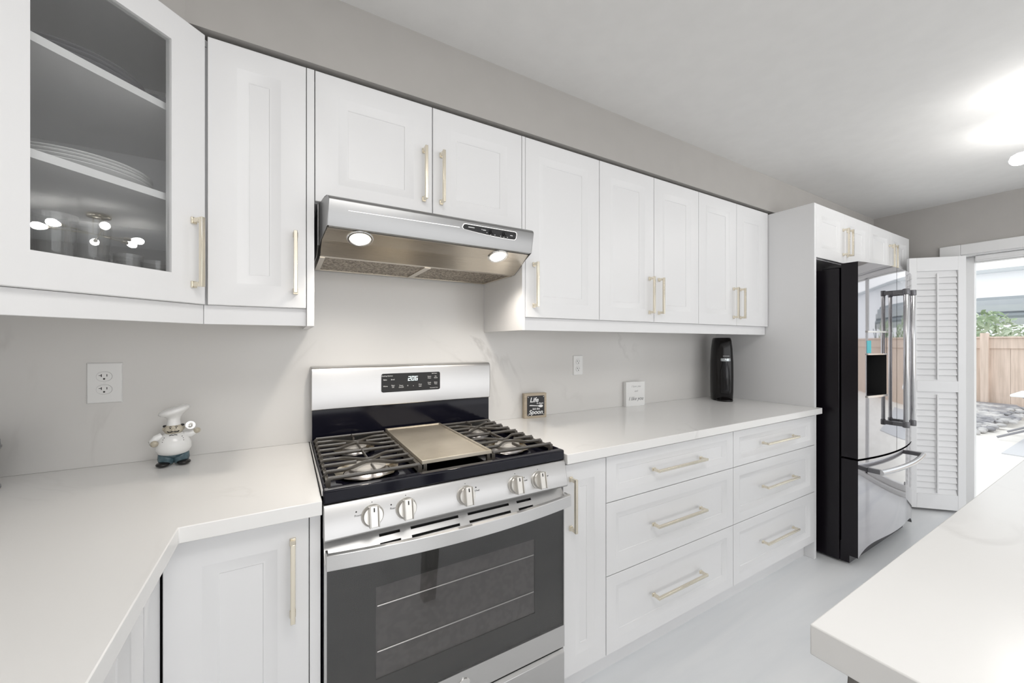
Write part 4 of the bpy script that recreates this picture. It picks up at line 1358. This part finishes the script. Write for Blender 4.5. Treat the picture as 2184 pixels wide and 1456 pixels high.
part('post', MB().box(-0.10, 0.0, 0.15, 0.26, 0, 1.56), 'fence', fn, bevel=0.005)
# shrub beyond the fence
lf = MB()
rnd = random.Random(11)
for i in range(6500):
    y, z, x = rnd.uniform(-6.0, 1.6), rnd.uniform(0.9, 1.98), rnd.uniform(12.5, 13.9)
    if rnd.random() < (z - 1.0) * 0.25:
        continue
    if z > 1.62 + 0.22 * math.sin(y * 2.1) + 0.12 * math.sin(y * 5.3) + 0.12:
        continue
    c = Vector((x, y, z))
    a_ = Vector((rnd.uniform(-1, 1), rnd.uniform(-1, 1), rnd.uniform(-1, 1))).normalized() * rnd.uniform(0.05, 0.11)
    b_ = a_.cross(Vector((rnd.uniform(-1, 1), rnd.uniform(-1, 1), rnd.uniform(-1, 1)))).normalized() * rnd.uniform(0.018, 0.04)
    lf.add([c - a_, c + b_, c + a_, c - b_], [(0, 1, 2, 3)])
shb = thing('garden_shrub', 'pale green leafy hedge behind the wooden fence', 'hedge', (13.2, -2.2, GZ))
shb_l = part('foliage', lf, 'leaf', shb, smooth=0)
shb_l.location = (-13.2, 2.2, -GZ)
stm = MB()
for y in (-5, -3.6, -2.2, -0.8, 0.6):
    stm.tube([(0, y + 2.2, 0), (0.05, y + 2.25, 0.6), (0.0, y + 2.2, 1.3)], [0.05, 0.04, 0.02], 8)
part('stems', stm, 'fence', shb)
# grey gazebo roof beyond
gz = thing('gazebo', 'grey slatted gazebo roof beyond the fence and hedge', 'gazebo', (15.6, 0, GZ))
rfm = MB()
rfm.prism([(-1.4, 1.93), (-1.4, 1.99), (0.2, 2.55), (0.2, 2.48)], 'y', -7.5, 0.95)
part('roof', rfm, 'roofgrey', gz, smooth=0)
bm_ = MB()
for xx, z in ((-1.42, 1.78), (-1.2, 2.10), (-0.7, 2.26)):
    bm_.box(xx, xx + 0.07, -7.5, 0.95, z, z + 0.15)
part('beams', bm_, 'rooflight', gz, smooth=0)
for y in (0.80, -7.4):
    pm = MB().box(-1.42, -1.30, y, y + 0.12, 0, 1.95)
    pm.prism([(y, 1.45), (y - 0.06, 1.45), (y - 0.45, 1.80), (y - 0.36, 1.80)], 'x', -1.40, -1.32)
    part('post', pm, 'roofgrey', gz, smooth=0)
hs = thing('neighbour_house', 'pale house wall rising behind the gazebo', 'house', (20.0, -2, GZ))
hw = MB()
hw.box(0, 0.3, -14, 8, 0, 3.65)
part('siding', hw, 'house', hs, smooth=0)
part('eave', MB().box(-0.35, 0.35, -14, 8, 3.65, 3.75), 'rooflight', hs, smooth=0)
# folding patio table
pt = thing('patio_table', 'white folding patio table with grey crossed legs', 'table', (9.0, -1.05, GZ + 0.024))
part('tabletop', MB().box(-0.40, 0.40, -0.62, 0.50, 0.60, 0.635), 'house', pt, bevel=0.01)
for s in (-0.33, 0.33):
    part('leg', MB().tube([(s, 0.62, 0.012), (s, -0.42, 0.60)], 0.016, 8), 'legmetal', pt)
    part('leg', MB().tube([(s + 0.04, -0.60, 0.012), (s + 0.04, 0.40, 0.60)], 0.016, 8), 'legmetal', pt)
